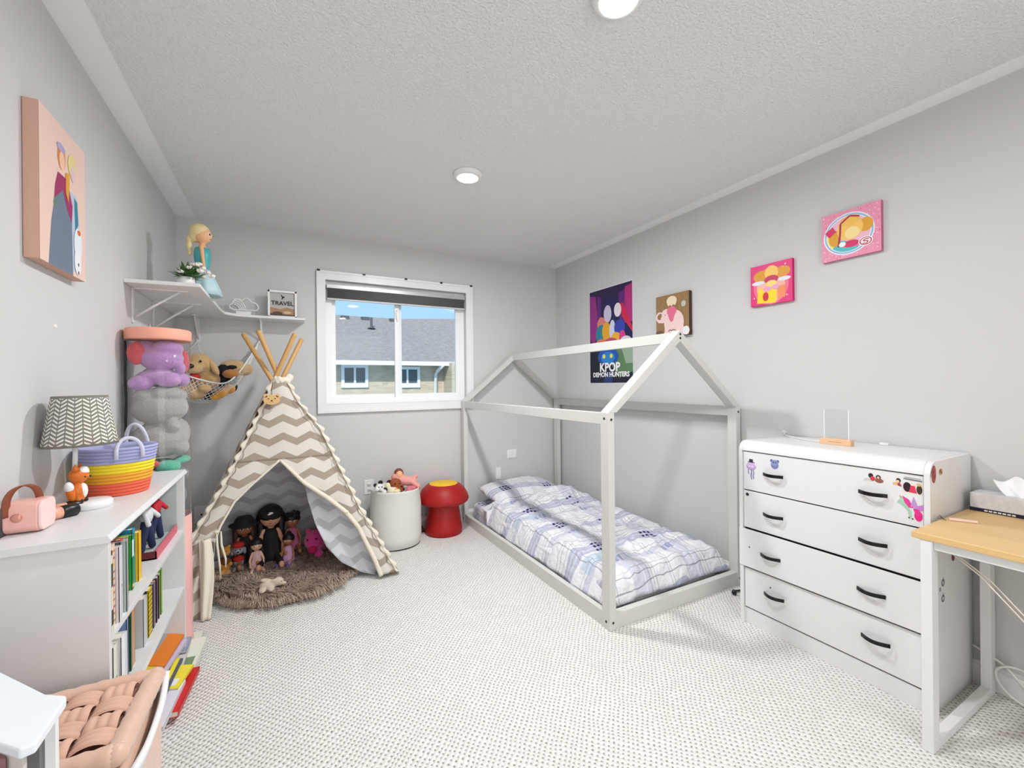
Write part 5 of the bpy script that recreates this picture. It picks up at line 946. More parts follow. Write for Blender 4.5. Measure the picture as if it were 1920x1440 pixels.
# ------------------------------------------------------------------ toy hammock
hm = thing('toy_hammock', 'white net hammock of stuffed animals hung below the corner shelf', 'hammock', (-.37, 3.6, 1.2)); NET = mat('net_cord', (236, 236, 234), .8)
def curve(P, t_):
    n = len(P) - 1; k = min(n - 1e-6, t_ * n); i = int(k); f = k - i; p0 = Vector(P[max(0, i - 1)]); p1 = Vector(P[i]); p2 = Vector(P[i + 1]); p3 = Vector(P[min(n, i + 2)])
    return .5 * ((2 * p1) + (p2 - p0) * f + (2 * p0 - 5 * p1 + 4 * p2 - p3) * f * f + (3 * p1 - p0 - 3 * p2 + p3) * f ** 3)
FRONT = [(-.632, 3.00, 1.53), (-.60, 3.12, 1.42), (-.555, 3.24, 1.345), (-.47, 3.33, 1.30), (-.345, 3.38, 1.272), (-.270, 3.42, 1.33), (-.205, 3.52, 1.45), (-.146, 3.665, 1.585)]
BACK = [(-.632, 3.00, 1.53), (-.634, 3.15, 1.46), (-.634, 3.32, 1.43), (-.63, 3.50, 1.42), (-.58, 3.66, 1.42), (-.42, 3.682, 1.40), (-.28, 3.68, 1.44), (-.146, 3.675, 1.585)]
def HS(u, v):
    P = curve(BACK, u).lerp(curve(FRONT, u), v); sg = .20 * max(0, math.sin(PI * min(1, max(0, u)))) ** .75 * math.sin(PI * v); P.z -= sg; P.x = max(P.x, XL + .006); P.y = min(P.y, YB - .01); return P
b = MB(); NU = 34; NV = 16
for k in range(-NV, NU + 1):   # diagonals of the net
    for sgn in (1, -1):
        pts = []
        for j in range(NV * 2 + 1):
            v = j / (NV * 2); u = (k + (j / 2 if sgn > 0 else NV - j / 2)) / NU
            if .015 <= u <= .985: pts.append(HS(u, v))
        if len(pts) > 2: b.tube(pts, .0015, 4, caps=False)
b.build('net', NET, hm)
MB().tube([curve(FRONT, i / 60) for i in range(61)], .0045, 8).build('edge_cord', NET, hm); MB().tube([curve(BACK, i / 60) for i in range(61)], .0035, 8).build('edge_cord', NET, hm)
b = MB(); b.tube([(-.146, 3.67, 1.58), (-.139, 3.688, 1.64)], .0035, 6); b.tube([(-.632, 3.0, 1.53), (-.634, 2.985, 1.60)], .0035, 6); b.build('hanging_loop', NET, hm)
b = MB(); b.tube([(-.524, 3.690, 1.60), (-.525, 3.68, 1.565), (-.575, 3.60, 1.475), (-.60, 3.50, 1.43)], .0025, 6); b.tube([(-.525, 3.68, 1.565), (-.50, 3.62, 1.50), (-.46, 3.66, 1.42)], .0025, 6); b.build('hanging_loop', NET, hm)
TAN = mat('tan_plush', (206, 168, 116), .95, bump=(90, 1.0, .009), sheen=.5); BRN = mat('ginger_plush', (176, 116, 50), .95, bump=(90, 1.0, .009), sheen=.4); BKP = mat('black_plush', (24, 22, 26), .95, bump=(90, 1.0, .009))
hx_, hy_, hz_ = -.475, 3.40, 1.40
plush('plush_dog', 'tan plush dog with a black nose looking out of the net hammock', [((hx_, hy_, hz_), (.075, .07, .072)), ((hx_ - .02, hy_ - .062, hz_ - .030), (.048, .040, .038)), ((hx_ + .02, hy_ + .06, hz_ - .10), (.09, .09, .075)), ((hx_ + .03, hy_ - .02, hz_ - .16), (.04, .05, .03)), ((hx_ - .06, hy_ - .02, hz_ - .15), (.04, .05, .035))], TAN, eyes=[((hx_ + .018, hy_ - .073, hz_ + .012), (.008, .006, .008)), ((hx_ - .052, hy_ - .062, hz_ + .012), (.008, .006, .008))], nose=((hx_ - .030, hy_ - .100, hz_ - .020), (.019, .012, .015)), parts=[('ear', TAN, [((hx_ + .080, hy_ - .015, hz_ - .020), (.020, .030, .060), (0, -.45, 0)), ((hx_ - .080, hy_ + .0, hz_ - .020), (.018, .028, .055), (0, .4, 0))]), ('collar', RDH, [((hx_ - .02, hy_ - .045, hz_ - .085), (.035, .03, .02))])], vx=.006, loc=(hx_, hy_, hz_ - .1))
hx_, hy_, hz_ = -.30, 3.48, 1.375
plush('plush_dog', 'black and tan plush dog with a ginger muzzle at the right end of the hammock', [((hx_ + .0, hy_ + .03, hz_ + .0), (.085, .075, .062)), ((hx_ + .06, hy_ + .08, hz_ - .005), (.06, .05, .045))], TAN, parts=[('muzzle', BRN, [((hx_ - .005, hy_ - .052, hz_ - .040), (.050, .036, .030))]), ('face_patch', BKP, [((hx_ - .05, hy_ - .03, hz_ - .01), (.035, .03, .035)), ((hx_ + .0, hy_ - .040, hz_ + .006), (.030, .015, .014)), ((hx_ - .06, hy_ + .0, hz_ - .05), (.03, .03, .05))])], vx=.006, loc=(hx_, hy_, hz_ - .06))
plush('plush_bear', 'golden plush bear pressed against the bottom of the net', [((-.37, 3.47, 1.205), (.05, .045, .032), (0, -.6, 0)), ((-.32, 3.50, 1.235), (.035, .035, .035)), ((-.40, 3.45, 1.18), (.025, .03, .02))], YEL, vx=.005, loc=(-.37, 3.47, 1.18))
plush('plush_penguin', 'black and white plush low in the middle of the net', [((-.34, 3.53, 1.29), (.07, .06, .05)), ((-.31, 3.54, 1.25), (.035, .04, .04)), ((-.45, 3.55, 1.19), (.06, .05, .03))], BKP, vx=.006, loc=(-.34, 3.53, 1.24))
plush('plush_bear', 'pale caramel plush filling the left bottom of the net', [((-.505, 3.42, 1.215), (.07, .07, .05)), ((-.56, 3.35, 1.24), (.04, .05, .04))], mat('caramel_plush', (206, 172, 134), .95, bump=(110, .8, .004)), vx=.006, loc=(-.505, 3.42, 1.18))
# ------------------------------------------------------------------ house-frame bed
PAINT = mat('bed_paint', (212, 212, 206), .45, vary=.03)
X0, X1, Y0, Y1, W_ = 1.436, 2.488, 1.664, 3.668, .058
bd = thing('house_bed', 'pale grey house-shaped floor bed frame against the right wall', 'bed', ((X0 + X1) / 2, (Y0 + Y1) / 2, 0))
EZ, RZ_ = 1.098, 1.535; D_ = .034
BOLT = mat('bolt_black', (24, 24, 24), .4)
def post(x, y):
    b = MB(); b.box((x, y, 0), (x + W_, y + D_, EZ)) if False else b.box((x, y, 0), (x + .040, y + .060, EZ)); return b.build('post', PAINT, bd, bevel=.002)
ps = [post(X0, Y0), post(X0, Y1 - .06), post(X1 - .04, Y0), post(X1 - .04, Y1 - .06)]
for (x_, y_) in ((X0, Y0), (X0, Y1 - .06)): pass
for x_, xs in ((X0, 0), (X1 - .04, 0)):
    MB().box((x_ + .004, Y0 + .06, 0.0), (x_ + .036, Y1 - .06, .078)).build('side_rail', PAINT, bd, bevel=.002)
    MB().box((x_ + .004, Y0 + .06, EZ - .062), (x_ + .036, Y1 - .06, EZ - .002)).build('eave_rail', PAINT, bd, bevel=.002)
for y_ in (Y0 + .006, Y1 - .044):
    MB().box((X0 + .04, y_, 0.0), (X1 - .04, y_ + .038, .078)).build('end_rail', PAINT, bd, bevel=.002)
xm = (X0 + X1) / 2
for y_ in (Y0 + .03, Y1 - .03):
    for s_ in (-1, 1):
        xe = X0 if s_ < 0 else X1; b = MB(); yy0, yy1 = y_ - .03, y_ + .03; xi = xe - s_ * .0
        # rafter as a sheared prism: outer edge from eave corner to ridge
        P = [(xe, EZ), (xm, RZ_ + .004), (xm, RZ_ - .056), (xe - s_ * .0565 * 1.0, EZ)]
        if s_ > 0: P = [P[0], P[1], P[2], P[3]]
        vs_ = [(a, yy0, c_) for a, c_ in P] + [(a, yy1, c_) for a, c_ in P]; b.add(vs_, [(0, 1, 2, 3), (7, 6, 5, 4), (0, 4, 5, 1), (1, 5, 6, 2), (2, 6, 7, 3), (3, 7, 4, 0)]); b.build('rafter', PAINT, bd, bevel=.0015)
MB().box((xm - .016, Y0 + .06, RZ_ - .062), (xm + .016, Y1 - .06, RZ_ - .004)).build('ridge_beam', PAINT, bd, bevel=.002)
b = MB()
def bolt(x, y, z, ax):
    Mx = Matrix.Translation((x, y, z)) @ (Matrix.Rotation(PI / 2, 4, 'X') if ax == 'y' else Matrix.Rotation(-PI / 2, 4, 'Y')); b.lathe([(.0065, -.001), (.0065, .0015), (.0001, .0015)], M=Mx, n=14)
for (x_, z_, ax) in ((X0 + .02, EZ - .035, 'y'), (X0 + .02, .04, 'y'), (X1 - .02, EZ - .035, 'y'), (X1 - .02, .04, 'y'), (xm, RZ_ - .018, 'y'), (xm, RZ_ - .04, 'y')): bolt(x_, Y0, z_, ax)
for y_ in (Y0 + .03, Y1 - .03): bolt(X0, y_, .038, 'x')
bolt(X0, Y0 + .03, EZ - .03, 'x'); b.build('bolt', BOLT, bd)
# plaid bedding material
def plaid(name):
    m = mat(name, (232, 232, 236), .85); g = G(m); X = g.xyz()
    wn = g.t.nodes.new('ShaderNodeTexCoord'); n1 = g.noise(4.5, 2); n2 = g.noise(6.0, 2, None)
    x = g.m('ADD', X[0], g.m('MULTIPLY', g.m('SUBTRACT', n1, .5), .05)); y = g.m('ADD', X[1], g.m('MULTIPLY', g.m('SUBTRACT', g.noise(3.6, 2), .5), .07))
    P = .42; c0 = lin((232, 232, 236)); lav = lin((182, 184, 208)); gry = lin((120, 120, 136)); navy = lin((34, 40, 92)); mid = lin((116, 124, 172)); lb = lin((176, 200, 224))
    A = g.band(x, P, .0, .20); B = g.band(y, P, .1, .20); A2 = g.band(x, P, .35, .05); B2 = g.band(y, P, .62, .06); A4 = g.band(x, P, .78, .09); B4 = g.band(y, P, .45, .09)
    c = g.mix(g.m('MULTIPLY', A4, .45), c0, lav); c = g.mix(g.m('MULTIPLY', B4, .5), c, lav)
    c = g.mix(g.m('MULTIPLY', A, .45), c, lav); c = g.mix(g.m('MULTIPLY', B, .5), c, lav)
    c = g.mix(g.m('MULTIPLY', g.m('MULTIPLY', g.band(y, .84, .7, .12), g.band(x, .84, .2, .3)), .55), c, lb)
    for off in (.28, .33, .60, .66, .72): c = g.mix(g.m('MULTIPLY', g.band(x, P, off, .0075), .7), c, gry)
    for off in (.30, .36, .70, .76, .84): c = g.mix(g.m('MULTIPLY', g.band(y, P, off, .0075), .7), c, gry)
    A3 = g.m('MULTIPLY', A, g.band(x, P / 13, .0, .62)); B3 = g.m('MULTIPLY', B, g.band(y, P / 13, .3, .62))
    c = g.mix(g.m('MULTIPLY', g.m('MULTIPLY', A3, B4), .6), c, mid); c = g.mix(g.m('MULTIPLY', B3, .30), c, mid)
    core = g.m('MULTIPLY', g.m('MULTIPLY', A3, B3), g.m('GREATER_THAN', g.noise(9, 1), .42)); c = g.mix(core, c, navy)
    g.col(c); g.bump(g.m('ADD', g.m('ABSOLUTE', g.m('SUBTRACT', g.noise(9, 4), .5)), g.m('MULTIPLY', g.noise(26, 3), .2)), .9, .035); return m
PLD = plaid('plaid_cotton')
mt = thing('mattress', 'mattress with a plaid sheet lying in the bed frame', 'mattress', (1.96, 2.66, .02))
MB().box((X0 + .072, Y0 + .105, .0195), (X1 - .072, Y1 - .075, .178)).build('mattress_body', PLD, mt, bevel=.035, seg=5)
MB().box((X0 + .044, Y0 + .05, .004), (X1 - .044, Y1 - .048, .019)).build('slat_base', PAINT, bd)
# duvet as a draped height field
dX0, dX1, dY0, dY1 = X0 + .048, X1 - .050, Y0 + .062, 3.33
def sm(t_): t_ = max(0, min(1, t_)); return t_ * t_ * (3 - 2 * t_)
def DH(u, v):
    x = dX0 + (dX1 - dX0) * u; y = dY0 + (dY1 - dY0) * v
    n_ = noise.noise(Vector((x * 3.2, y * 3.2, 1.7))) * .034 + noise.noise(Vector((x * 8, y * 8, 5))) * .020 - abs(noise.noise(Vector((x * 4 + y * 2, y * 9 - x * 3, 9)))) * .034 - abs(noise.noise(Vector((x * 11 - y * 5, y * 7 + x * 4, 3)))) * .020 - abs(noise.noise(Vector((x * 20 + y * 9, y * 17 - x * 8, 6)))) * .009 + .014
    top = .225 + n_ + .105 * math.exp(-((x - 2.16) / .24) ** 2 - ((y - 3.12) / .17) ** 2) + .035 * math.exp(-((x - 1.75) / .3) ** 2 - ((y - 3.08) / .15) ** 2) - .02 * sm((2.1 - y) / .4)
    e = min(sm(u / .085), sm((1 - u) / .06), sm(v / .045) if v < .5 else sm((1 - v) / .035)); low = .070 if (u < .15) else .085
    if v > .94: low = .188
    if v < .1 and u < .2: low = .075
    z = low + (top - low) * math.sqrt(max(0, e)); dx_ = (.018 * noise.noise(Vector((y * 7, z * 5, 2)))) * (1 - e) + (.012 if u < .1 else 0) * (1 - e) * 0
    yo = (.016 * noise.noise(Vector((x * 8, z * 6, 7)))) * (1 - e)
    return Vector((x + dx_, y + yo, z))
b = MB(); b.grid(DH, 150, 210); o = b.build('duvet', PLD, solid=.006); tag(o, 'rumpled white, lavender and navy plaid duvet on the bed', 'duvet')
pw = MB()
def PW(u, v):
    a, c_ = (u - .5) * 2, (v - .5) * 2; return a, c_
def pil(u, v, top):
    a, c_ = (u - .5) * 2, (v - .5) * 2; k = (1 - abs(a) ** 3.2) * (1 - abs(c_) ** 3.2); k = max(0, k) ** .5; pin = 1 - .05 * (a * a) * (c_ * c_)
    h_ = .075 * k + (.008 * noise.noise(Vector((a * 3, c_ * 3, 2))) + .010 * abs(noise.noise(Vector((a * 5, c_ * 4, 7))))) * k
    return Vector((a * .36 * pin * (1 - .03 * c_ * c_), c_ * .21 * pin, (h_ if top else -h_ * .75)))
pw.grid(lambda u, v: pil(u, v, True), 48, 36); pw.grid(lambda u, v: pil(1 - u, v, False), 48, 36)
pm = pw; Mx = Matrix.Translation((1.925, 3.44, .272)) @ Matrix.Rotation(.13, 4, 'Z') @ Matrix.Rotation(.14, 4, 'X')
pm.v = [Mx @ v for v in pm.v]; o = pm.build('pillow', PLD, weld=True); tag(o, 'plaid pillow at the head of the bed by the back wall', 'pillow')
o = MB().tube([(2.47, 1.62, .012), (2.40, 1.60, .010), (2.335, 1.615, .012), (2.31, 1.60, .010)], .006, 8); o.ell((2.318, 1.60, .016), (.014, .014, .016)); tag(o.build('cable', BLK), 'short black cord on the carpet between bed and dresser', 'cord')

# ------------------------------------------------------------------ dresser
DX, DX1, DY0, DY1, DZ = 2.10, 2.500, .665, 1.415, .943
dr = thing('dresser', 'white four-drawer dresser with black curved handles on the right wall', 'dresser', (2.3, 1.04, 0))
DW = mat('dresser_white', (230, 230, 230), .3, vary=.012)
R_c = .050; prf = [(DX1, 0)] ; prf = [(DX + R_c - R_c * math.cos(a), DZ - R_c + R_c * math.sin(a)) for a in [PI / 2 * k / 8 for k in range(9)]] 
top_prof = [(DX, .893)] + prf + [(DX1, DZ), (DX1, DZ - .02), (DX + .05, DZ - .02), (DX + .022, .893)]
Mt = Matrix.Rotation(PI / 2, 4, 'X'); b = MB(); b.prism(top_prof, -(DY1 - .0185), -(DY0 + .0185), 0, Mt); b.build('top', DW, dr, bevel=.0015)
side = [(DX, 0)] + [(DX, .893)] + [(x_, z_ - .001) for x_, z_ in prf] + [(DX1, DZ - .001), (DX1, 0)]
for ya in (DY0, DY1 - .018): b = MB(); b.prism(side, -(ya + .018), -ya, 0, Mt); b.build('side_panel', DW, dr, bevel=.0008)
MB().box((DX1 - .006, DY0 + .018, .02), (DX1, DY1 - .018, DZ - .02)).build('back_panel', DW, dr)
MB().box((DX + .014, DY0 + .018, .0), (DX + .03, DY1 - .018, .078)).build('plinth', DW, dr, bevel=.001)
ys = (DY0 + .021, DY1 - .021); DRW = [(.693, .888, .006), (.498, .687, .006), (.298, .492, -.002), (.086, .288, .008)]
HND = [(1.24, .835), (1.24, .79)]
hz = [(.790, 1.237, .838, .790), (.592, 1.239, .840, .593), (.387, 1.254, .847, .389), (.200, 1.238, .834, .203)]
def handle(yc, z, parent):
    b = MB(); n = 12; w_ = .096
    for k in range(n):
        a0, a1 = k / n, (k + 1) / n; f = lambda t_: Vector((DX - .004 - .022 * math.sin(PI * t_), yc - w_ / 2 + w_ * t_, z)); b.beam(f(a0), f(a1) + (f(a1) - f(a0)) * .04, .004, .015, upv=(0, 0, 1)) if False else b.beam(f(a0), f(a1), .004, .015, upv=(0, 0, 1))
    b.build('handle', mat('handle_black', (20, 20, 22), .22, .3), parent)
drawers = []
for i, (z0, z1, dx_) in enumerate(DRW):
    full = i == 2; ya, yb = (DY0 + .0, DY1 - .0) if full else ys
    b = MB(); b.box((DX + (dx_ if not full else -.004), ya, z0), (DX + .018 if not full else DX - .0005, yb, z1)); d_ = b.build('drawer', DW, dr, bevel=.0015); drawers.append(d_)
    MB().box((DX + .018, ys[0] + .01, z0 + .01), (DX + .34, ys[1] - .01, z0 + .02)).build('tray', DW, d_)
    for yc in hz[i][1:3]: handle(yc, hz[i][0] + (.0 if yc > 1 else .001), d_)
MB().box((DX + .022, DY0 + .018, .08), (DX + .024, DY1 - .018, .9)).build('gap_shade_panel', mat('gap_shade_dark', (48, 44, 42), .9), dr)  # near-black sheet, puts the shade of the drawer gaps into colour
b = MB(); b.lathe([(.008, -.001), (.008, .002), (.003, .0022), (.0001, .0016)], M=Matrix.Translation((DX + .006, 1.374, .668)) @ Matrix.Rotation(-PI / 2, 4, 'Y'), n=16); b.build('lock', BLK, drawers[1])
for yy, zz, dd, q in ((1.36, .402, 2, -.004), (1.262, .232, 3, .008)): b = MB(); b.ell((DX + q, yy, zz), (.0012, .0035, .0045)); b.build('chip_mark', BLK, drawers[dd])
def sticker(yc, zc, w, h, shapes, parent, lab, x=DX + .006, base=True):
    mb = MB(); mats = []; art(mb, shapes, w, h, 0, oz=-h / 2, names=mats, step=.0002)
    Mx = Matrix.Translation((x - .0003, yc, zc)) @ Matrix.Rotation(-PI / 2, 4, 'Z'); mb.v = [Mx @ v for v in mb.v]; o = mb.build('sticker', mats, parent); o['label'] = lab; return o
d0 = drawers[0]
sticker(1.353, .800, .062, .115, [('ell', .5, .62, .42, .16, (190, 160, 206)), ('ell', .5, .68, .36, .12, (206, 178, 220)), ('rect', .22, .80, .80, .83, (60, 40, 60)), ('rect', .34, .83, .66, .95, (50, 46, 60)), ('line', [(.3, .5), (.25, .38), (.32, .28)], .06, (120, 120, 180)), ('line', [(.5, .5), (.55, .36), (.48, .22), (.56, .06)], .07, (90, 96, 170)), ('line', [(.66, .5), (.74, .36), (.66, .2), (.74, .1)], .06, (120, 120, 180)), ('ell', .4, .64, .05, .03, (250, 250, 250)), ('ell', .62, .64, .05, .03, (250, 250, 250))], d0, 'purple jellyfish sticker with a hat')
sticker(1.234, .845, .046, .050, [('ell', .5, .4, .4, .38, (120, 130, 180)), ('ell', .18, .8, .15, .15, (100, 110, 165)), ('ell', .82, .8, .15, .15, (100, 110, 165)), ('ell', .5, .62, .36, .3, (140, 150, 196)), ('ell', .38, .66, .06, .07, (40, 40, 70)), ('ell', .62, .66, .06, .07, (40, 40, 70))], d0, 'blue teddy sticker')
sticker(.838, .853, .070, .040, [('poly', [(.0, .1), (.5, .1), (.45, .45), (.1, .4)], (206, 206, 206)), ('ell', .36, .7, .12, .24, (50, 34, 38)), ('ell', .45, .42, .12, .24, (206, 60, 76)), ('ell', .72, .62, .12, .24, (70, 50, 40)), ('ell', .76, .3, .2, .22, (150, 90, 80)), ('ell', .72, .6, .06, .12, (236, 190, 160))], d0, 'sticker of two small figures')
sticker(.761, .852, .036, .036, [('ell', .55, .66, .2, .26, (50, 30, 26)), ('ell', .5, .56, .14, .16, (240, 200, 150)), ('poly', [(.1, .1), (.5, .2), (.45, .45), (.1, .4)], (226, 180, 120)), ('poly', [(.5, .1), (.85, .05), (.7, .4), (.5, .4)], (170, 60, 60))], d0, 'tiny figure sticker')
sticker(.716, .846, .060, .066, [('rect', .0, .05, 1, .6, (240, 220, 214)), ('ell', .22, .38, .2, .28, (40, 24, 30)), ('poly', [(.3, .1), (.7, .08), (.6, .5), (.4, .5)], (220, 60, 90)), ('ell', .82, .32, .14, .26, (60, 50, 34)), ('ell', .8, .6, .12, .08, (220, 180, 120)), ('line', [(.05, .85), (.95, .82)], .07, (120, 120, 120)), ('line', [(.1, .95), (.9, .93)], .03, (150, 150, 150))], d0, 'group sticker with grey lettering')
sticker(.724, .760, .085, .090, [('poly', [(.10, .78), (.3, .72), (.55, .35), (.55, .1), (.45, .1), (.4, .35), (.15, .6), (.02, .62)], (168, 206, 180)), ('ell', .22, .82, .10, .10, (176, 214, 188)), ('poly', [(.22, .96), (.45, .85), (.62, .52), (.45, .5), (.30, .7)], (226, 60, 150)), ('poly', [(.5, .55), (.62, 1.0), (.76, .62)], (186, 150, 206)), ('poly', [(.62, .58), (1.0, .74), (.94, .46), (.7, .44)], (200, 130, 200)), ('ell', .78, .22, .14, .22, (232, 30, 130)), ('poly', [(.6, .5), (.8, .5), (.85, .3), (.7, .2)], (226, 50, 140)), ('line', [(.12, .96), (.2, .88)], .03, (226, 140, 90)), ('ell', .46, .08, .03, .03, (30, 50, 40)), ('ell', .58, .06, .03, .03, (30, 50, 40))], d0, 'pink and mint winged unicorn sticker')
# stickers on the near side of the dresser
sp_ = [o for o in dr.children if o.name.startswith('side_panel')][0]
def sst(xc, zc, w, h, shapes, lab):
    mb = MB(); mats = []; art(mb, shapes, w, h, 0, oz=-h / 2, names=mats, step=.0002); Mx = Matrix.Translation((xc, DY0 - .0002, zc)); mb.v = [Mx @ v for v in mb.v]; o = mb.build('sticker', mats, sp_); o['label'] = lab
sst(2.133, .896, .042, .066, [('ell', .5, .5, .5, .5, (150, 40, 46)), ('ell', .5, .5, .4, .42, (180, 60, 60)), ('ell', .42, .65, .14, .14, (110, 24, 34)), ('ell', .56, .36, .16, .14, (120, 30, 36))], 'dark red oval sticker')
sst(2.196, .898, .040, .036, [('ell', .5, .5, .45, .36, (206, 160, 90)), ('ell', .4, .6, .2, .2, (120, 80, 40)), ('ell', .65, .4, .18, .16, (150, 100, 50))], 'small tan teddy sticker')
sst(2.150, .584, .03, .045, [('ell', .4, .7, .35, .28, (130, 24, 40)), ('line', [(.5, .5), (.6, .1)], .2, (130, 24, 40))], 'dark red balloon sticker')
sst(2.307, .560, .04, .05, [('ell', .5, .4, .4, .35, (110, 40, 50)), ('line', [(.5, .7), (.7, 1.0)], .08, (70, 60, 60))], 'dark red apple sticker')
for (x_, z_, r) in ((2.207, .475, .014), (2.206, .416, .014), (2.15, .44, .009), (2.18, .455, .007)): sst(x_, z_, r * 2, r * 2, [('ring', .5, .5, .5, .5, .25, (90, 92, 96)), ('line', [(.5, .9), (.7, 1.2)], .15, (90, 92, 96))], 'small grey music sticker')
# acrylic stand
ac = thing('acrylic_lamp', 'clear acrylic panel lamp on a wooden base on the dresser', 'lamp', (2.36, 1.07, DZ)); WB = mat('beech_base', (232, 190, 150), .5, vary=.06, vscale=30)
ax, ay0, ay1 = 2.325, 1.005, 1.135
MB().box((ax - .018, ay0, DZ), (ax + .018, ay1, DZ + .028)).build('base', WB, ac, bevel=.002)
b = MB(); b.box((ax - .002, ay0 + .014, DZ + .024), (ax + .002, ay1 - .014, DZ + .168)); b.build('acrylic_panel', PLASTIC, ac)
mb = MB(); mats = []; art(mb, [('rect', 0, .0, 1, .01, (190, 140, 100))], .06, .01, 0, oz=0, names=mats); mb = MB(); mats = [mat('engraving', (170, 120, 80), .6)]
text_into(mb, 'Night light', .010, (0, 0, 0), 0) if False else None
b = MB(); b.tube([(ax - .0185, 1.095 - k * .004, DZ + .014 + .0015 * math.sin(k * 2.2)) for k in range(14)], .0007, 4); b.build('engraving', mats, ac)
b = MB()
for yy in (ay0 + .014, ay1 - .014): MB().box((ax - .0025, yy - .0012, DZ + .028), (ax + .0025, yy + .0012, DZ + .168)).build('panel_edge', mat('acrylic_edge', (246, 248, 250), .2), ac)
wc = MB(); wc.tube([(ax, 1.135, DZ + .008), (ax + .02, 1.18, DZ + .004), (2.37, 1.24, DZ + .004), (2.40, 1.30, DZ + .004), (2.43, 1.37, DZ + .012), (2.46, 1.385, DZ + .025), (2.485, 1.40, DZ + .020)], .0028, 8); wc.ell((2.487, 1.402, DZ + .020), (.008, .012, .008)); tag(wc.build('cable', WHITE), 'thin white cord running along the back of the dresser top', 'cord')
tag(MB().box((2.478, .93, DZ), (2.496, .965, DZ + .012)).build('cable_clip', WHITE, bevel=.003), 'tiny white clip at the back edge of the dresser top', 'clip')

# ------------------------------------------------------------------ desk
KX0, KX1, KY1, KY0, KZ = 1.893, 2.495, .650, -.35, .732
dk = thing('desk', 'desk with a light wood top and white square frame legs', 'desk', (2.2, .2, 0))
OAK = mat('oak_top', (222, 184, 124), .42); g = G(OAK); X = g.xyz()
mpn = g.t.nodes.new('ShaderNodeMapping'); mpn.inputs['Scale'].default_value = (14, .9, 6); g.t.links.new(g.v, mpn.inputs[0]); n = g.t.nodes.new('ShaderNodeTexNoise'); n.inputs['Scale'].default_value = 1.6; n.inputs['Detail'].default_value = 6; g.t.links.new(mpn.outputs[0], n.inputs[0])
pl = g.m('MULTIPLY', g.m('FRACT', g.m('MULTIPLY', g.m('FLOOR', g.m('DIVIDE', X[0], .085)), .37)), .35); g.col(g.mix(g.m('ADD', g.m('MULTIPLY', n.outputs['Fac'], .8), g.m('MULTIPLY', pl, .6)), lin((208, 164, 100)), lin((236, 204, 148))))
b = MB(); b.box((KX0, KY0, KZ - .022), (KX1, KY1, KZ)); b.build('desktop', OAK, dk, bevel=.003, seg=3)
FR = mat('frame_white', (232, 232, 231), .35)
for yb in (KY1 - .022, KY0 + .03 + .022):
    ya = yb - .03; fx = KX0 + .003
    for x_ in (fx, KX1 - .055): MB().box((x_, ya, 0), (x_ + .050, ya + .030, KZ - .022)).build('leg', FR, dk, bevel=.002)
    MB().box((fx + .05, ya, .0), (KX1 - .055, ya + .03, .030)).build('foot_bar', FR, dk, bevel=.002)
    MB().box((fx + .05, ya, KZ - .052), (KX1 - .055, ya + .03, KZ - .022)).build('top_bar', FR, dk, bevel=.002)
for x_ in (KX0 + .016, KX1 - .053): MB().box((x_, KY0 + .052, KZ - .052), (x_ + .03, KY1 - .052, KZ - .022)).build('apron', FR, dk, bevel=.002)
MB().box((2.15, KY0 + .06, KZ - .045), (2.40, KY0 + .5, KZ - .022)).build('cable_tray', FR, dk) if False else None
b = MB(); b.tube([(1.945, .575, KZ - .05), (1.955, .50, .62), (1.965, .40, .50), (1.985, .28, .43), (2.02, .10, .41)], .0022, 6); b.tube([(1.945, .565, KZ - .05), (1.965, .48, .61), (1.975, .38, .49), (1.995, .26, .42), (2.03, .08, .40)], .0022, 6)
tag(b.build('hanging_cord', mat('cord_cream', (226, 218, 204), .5)), 'pair of thin cream cords hanging under the desk edge', 'cord')
tissue = thing('tissue_box', 'grey marbled tissue box with a white tissue on the desk', 'tissue box', (2.44, .53, KZ))
tx0, tx1, ty0, ty1 = 2.395, 2.492, .40, .640
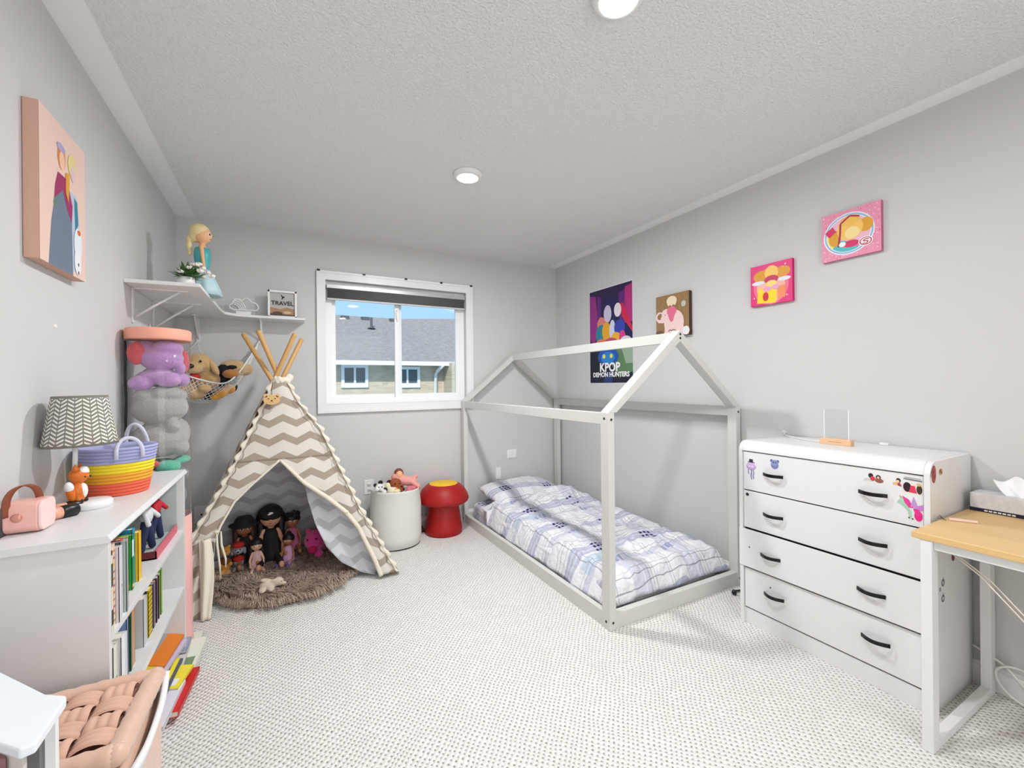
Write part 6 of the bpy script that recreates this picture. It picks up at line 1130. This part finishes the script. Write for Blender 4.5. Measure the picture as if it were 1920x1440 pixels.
MB().box((tx0, ty0, KZ + .012), (tx1, ty1, KZ + .070)).build('box', mat('marbled_card', (214, 214, 216), .6, vary=.22, vscale=60), tissue, bevel=.001); 
b = MB(); b.box((tx0 - .001, ty0 - .001, KZ), (tx1 + .001, ty1 + .001, KZ + .014), 0); [b.box((tx0 - .0016, .52 + k * .012, KZ + .004), (tx0 - .001, .529 + k * .012, KZ + .009), 1) for k in range(7)]; b.build('bottom_band', [mat('navy_card', (18, 22, 46), .5), WHITE], tissue)
def tis(u, v):
    a = (u - .5) * .15; h_ = v * .075; s_ = math.sin(u * 9 + 1) * .012 * (0.4 + v); return Vector((2.443 + s_ + (v - .5) * .025, .515 + a * (.35 + .65 * v ** .6), KZ + .066 + h_ * (1 - .25 * abs(u - .45) * 2 + .12 * math.sin(u * 13))))
b = MB(); b.grid(tis, 30, 14); b.build('tissue', mat('tissue_white', (246, 246, 248), .9), tissue, solid=.0008)
b = MB(); b.beam((2.150, .630, KZ + .005), (2.185, .565, KZ + .005), .009, .009); tag(b.build('crayon', mat('pale_pink_pen', (244, 214, 200), .5), bevel=.002), 'short pale pink pen at the desk corner next to the dresser', 'pen')
b = MB(); [b.tube([(2.128 + .004 * k, .655 - .004 * k, KZ + .002), (2.130 + .004 * k, .650, KZ + .02 - .004 * k), (2.140, .640 - .002 * k, KZ + .002)], .0012, 5) for k in range(4)]; tag(b.build('wire_twist', mat('wire_grey', (140, 140, 136), .4, .5)), 'small twist of grey wire behind the pink pen on the desk', 'wire')
b = MB(); CP = [(2.485, .66, .16), (2.480, .62, .148), (2.478, .57, .125), (2.470, .52, .075), (2.462, .48, .020), (2.46, .42, .008)]; b.tube([curve(CP, i / 30) for i in range(31)], .0042, 8)
CP = [(2.485, .38, .10), (2.478, .50, .132), (2.474, .560, .130), (2.468, .592, .10), (2.462, .580, .055), (2.455, .53, .018), (2.45, .44, .008), (2.44, .35, .008)]; b.tube([curve(CP, i / 40) for i in range(41)], .0042, 8)
tag(b.build('extension_cord', mat('cord_white', (232, 228, 222), .45)), 'looped white cable against the baseboard under the desk', 'cable')
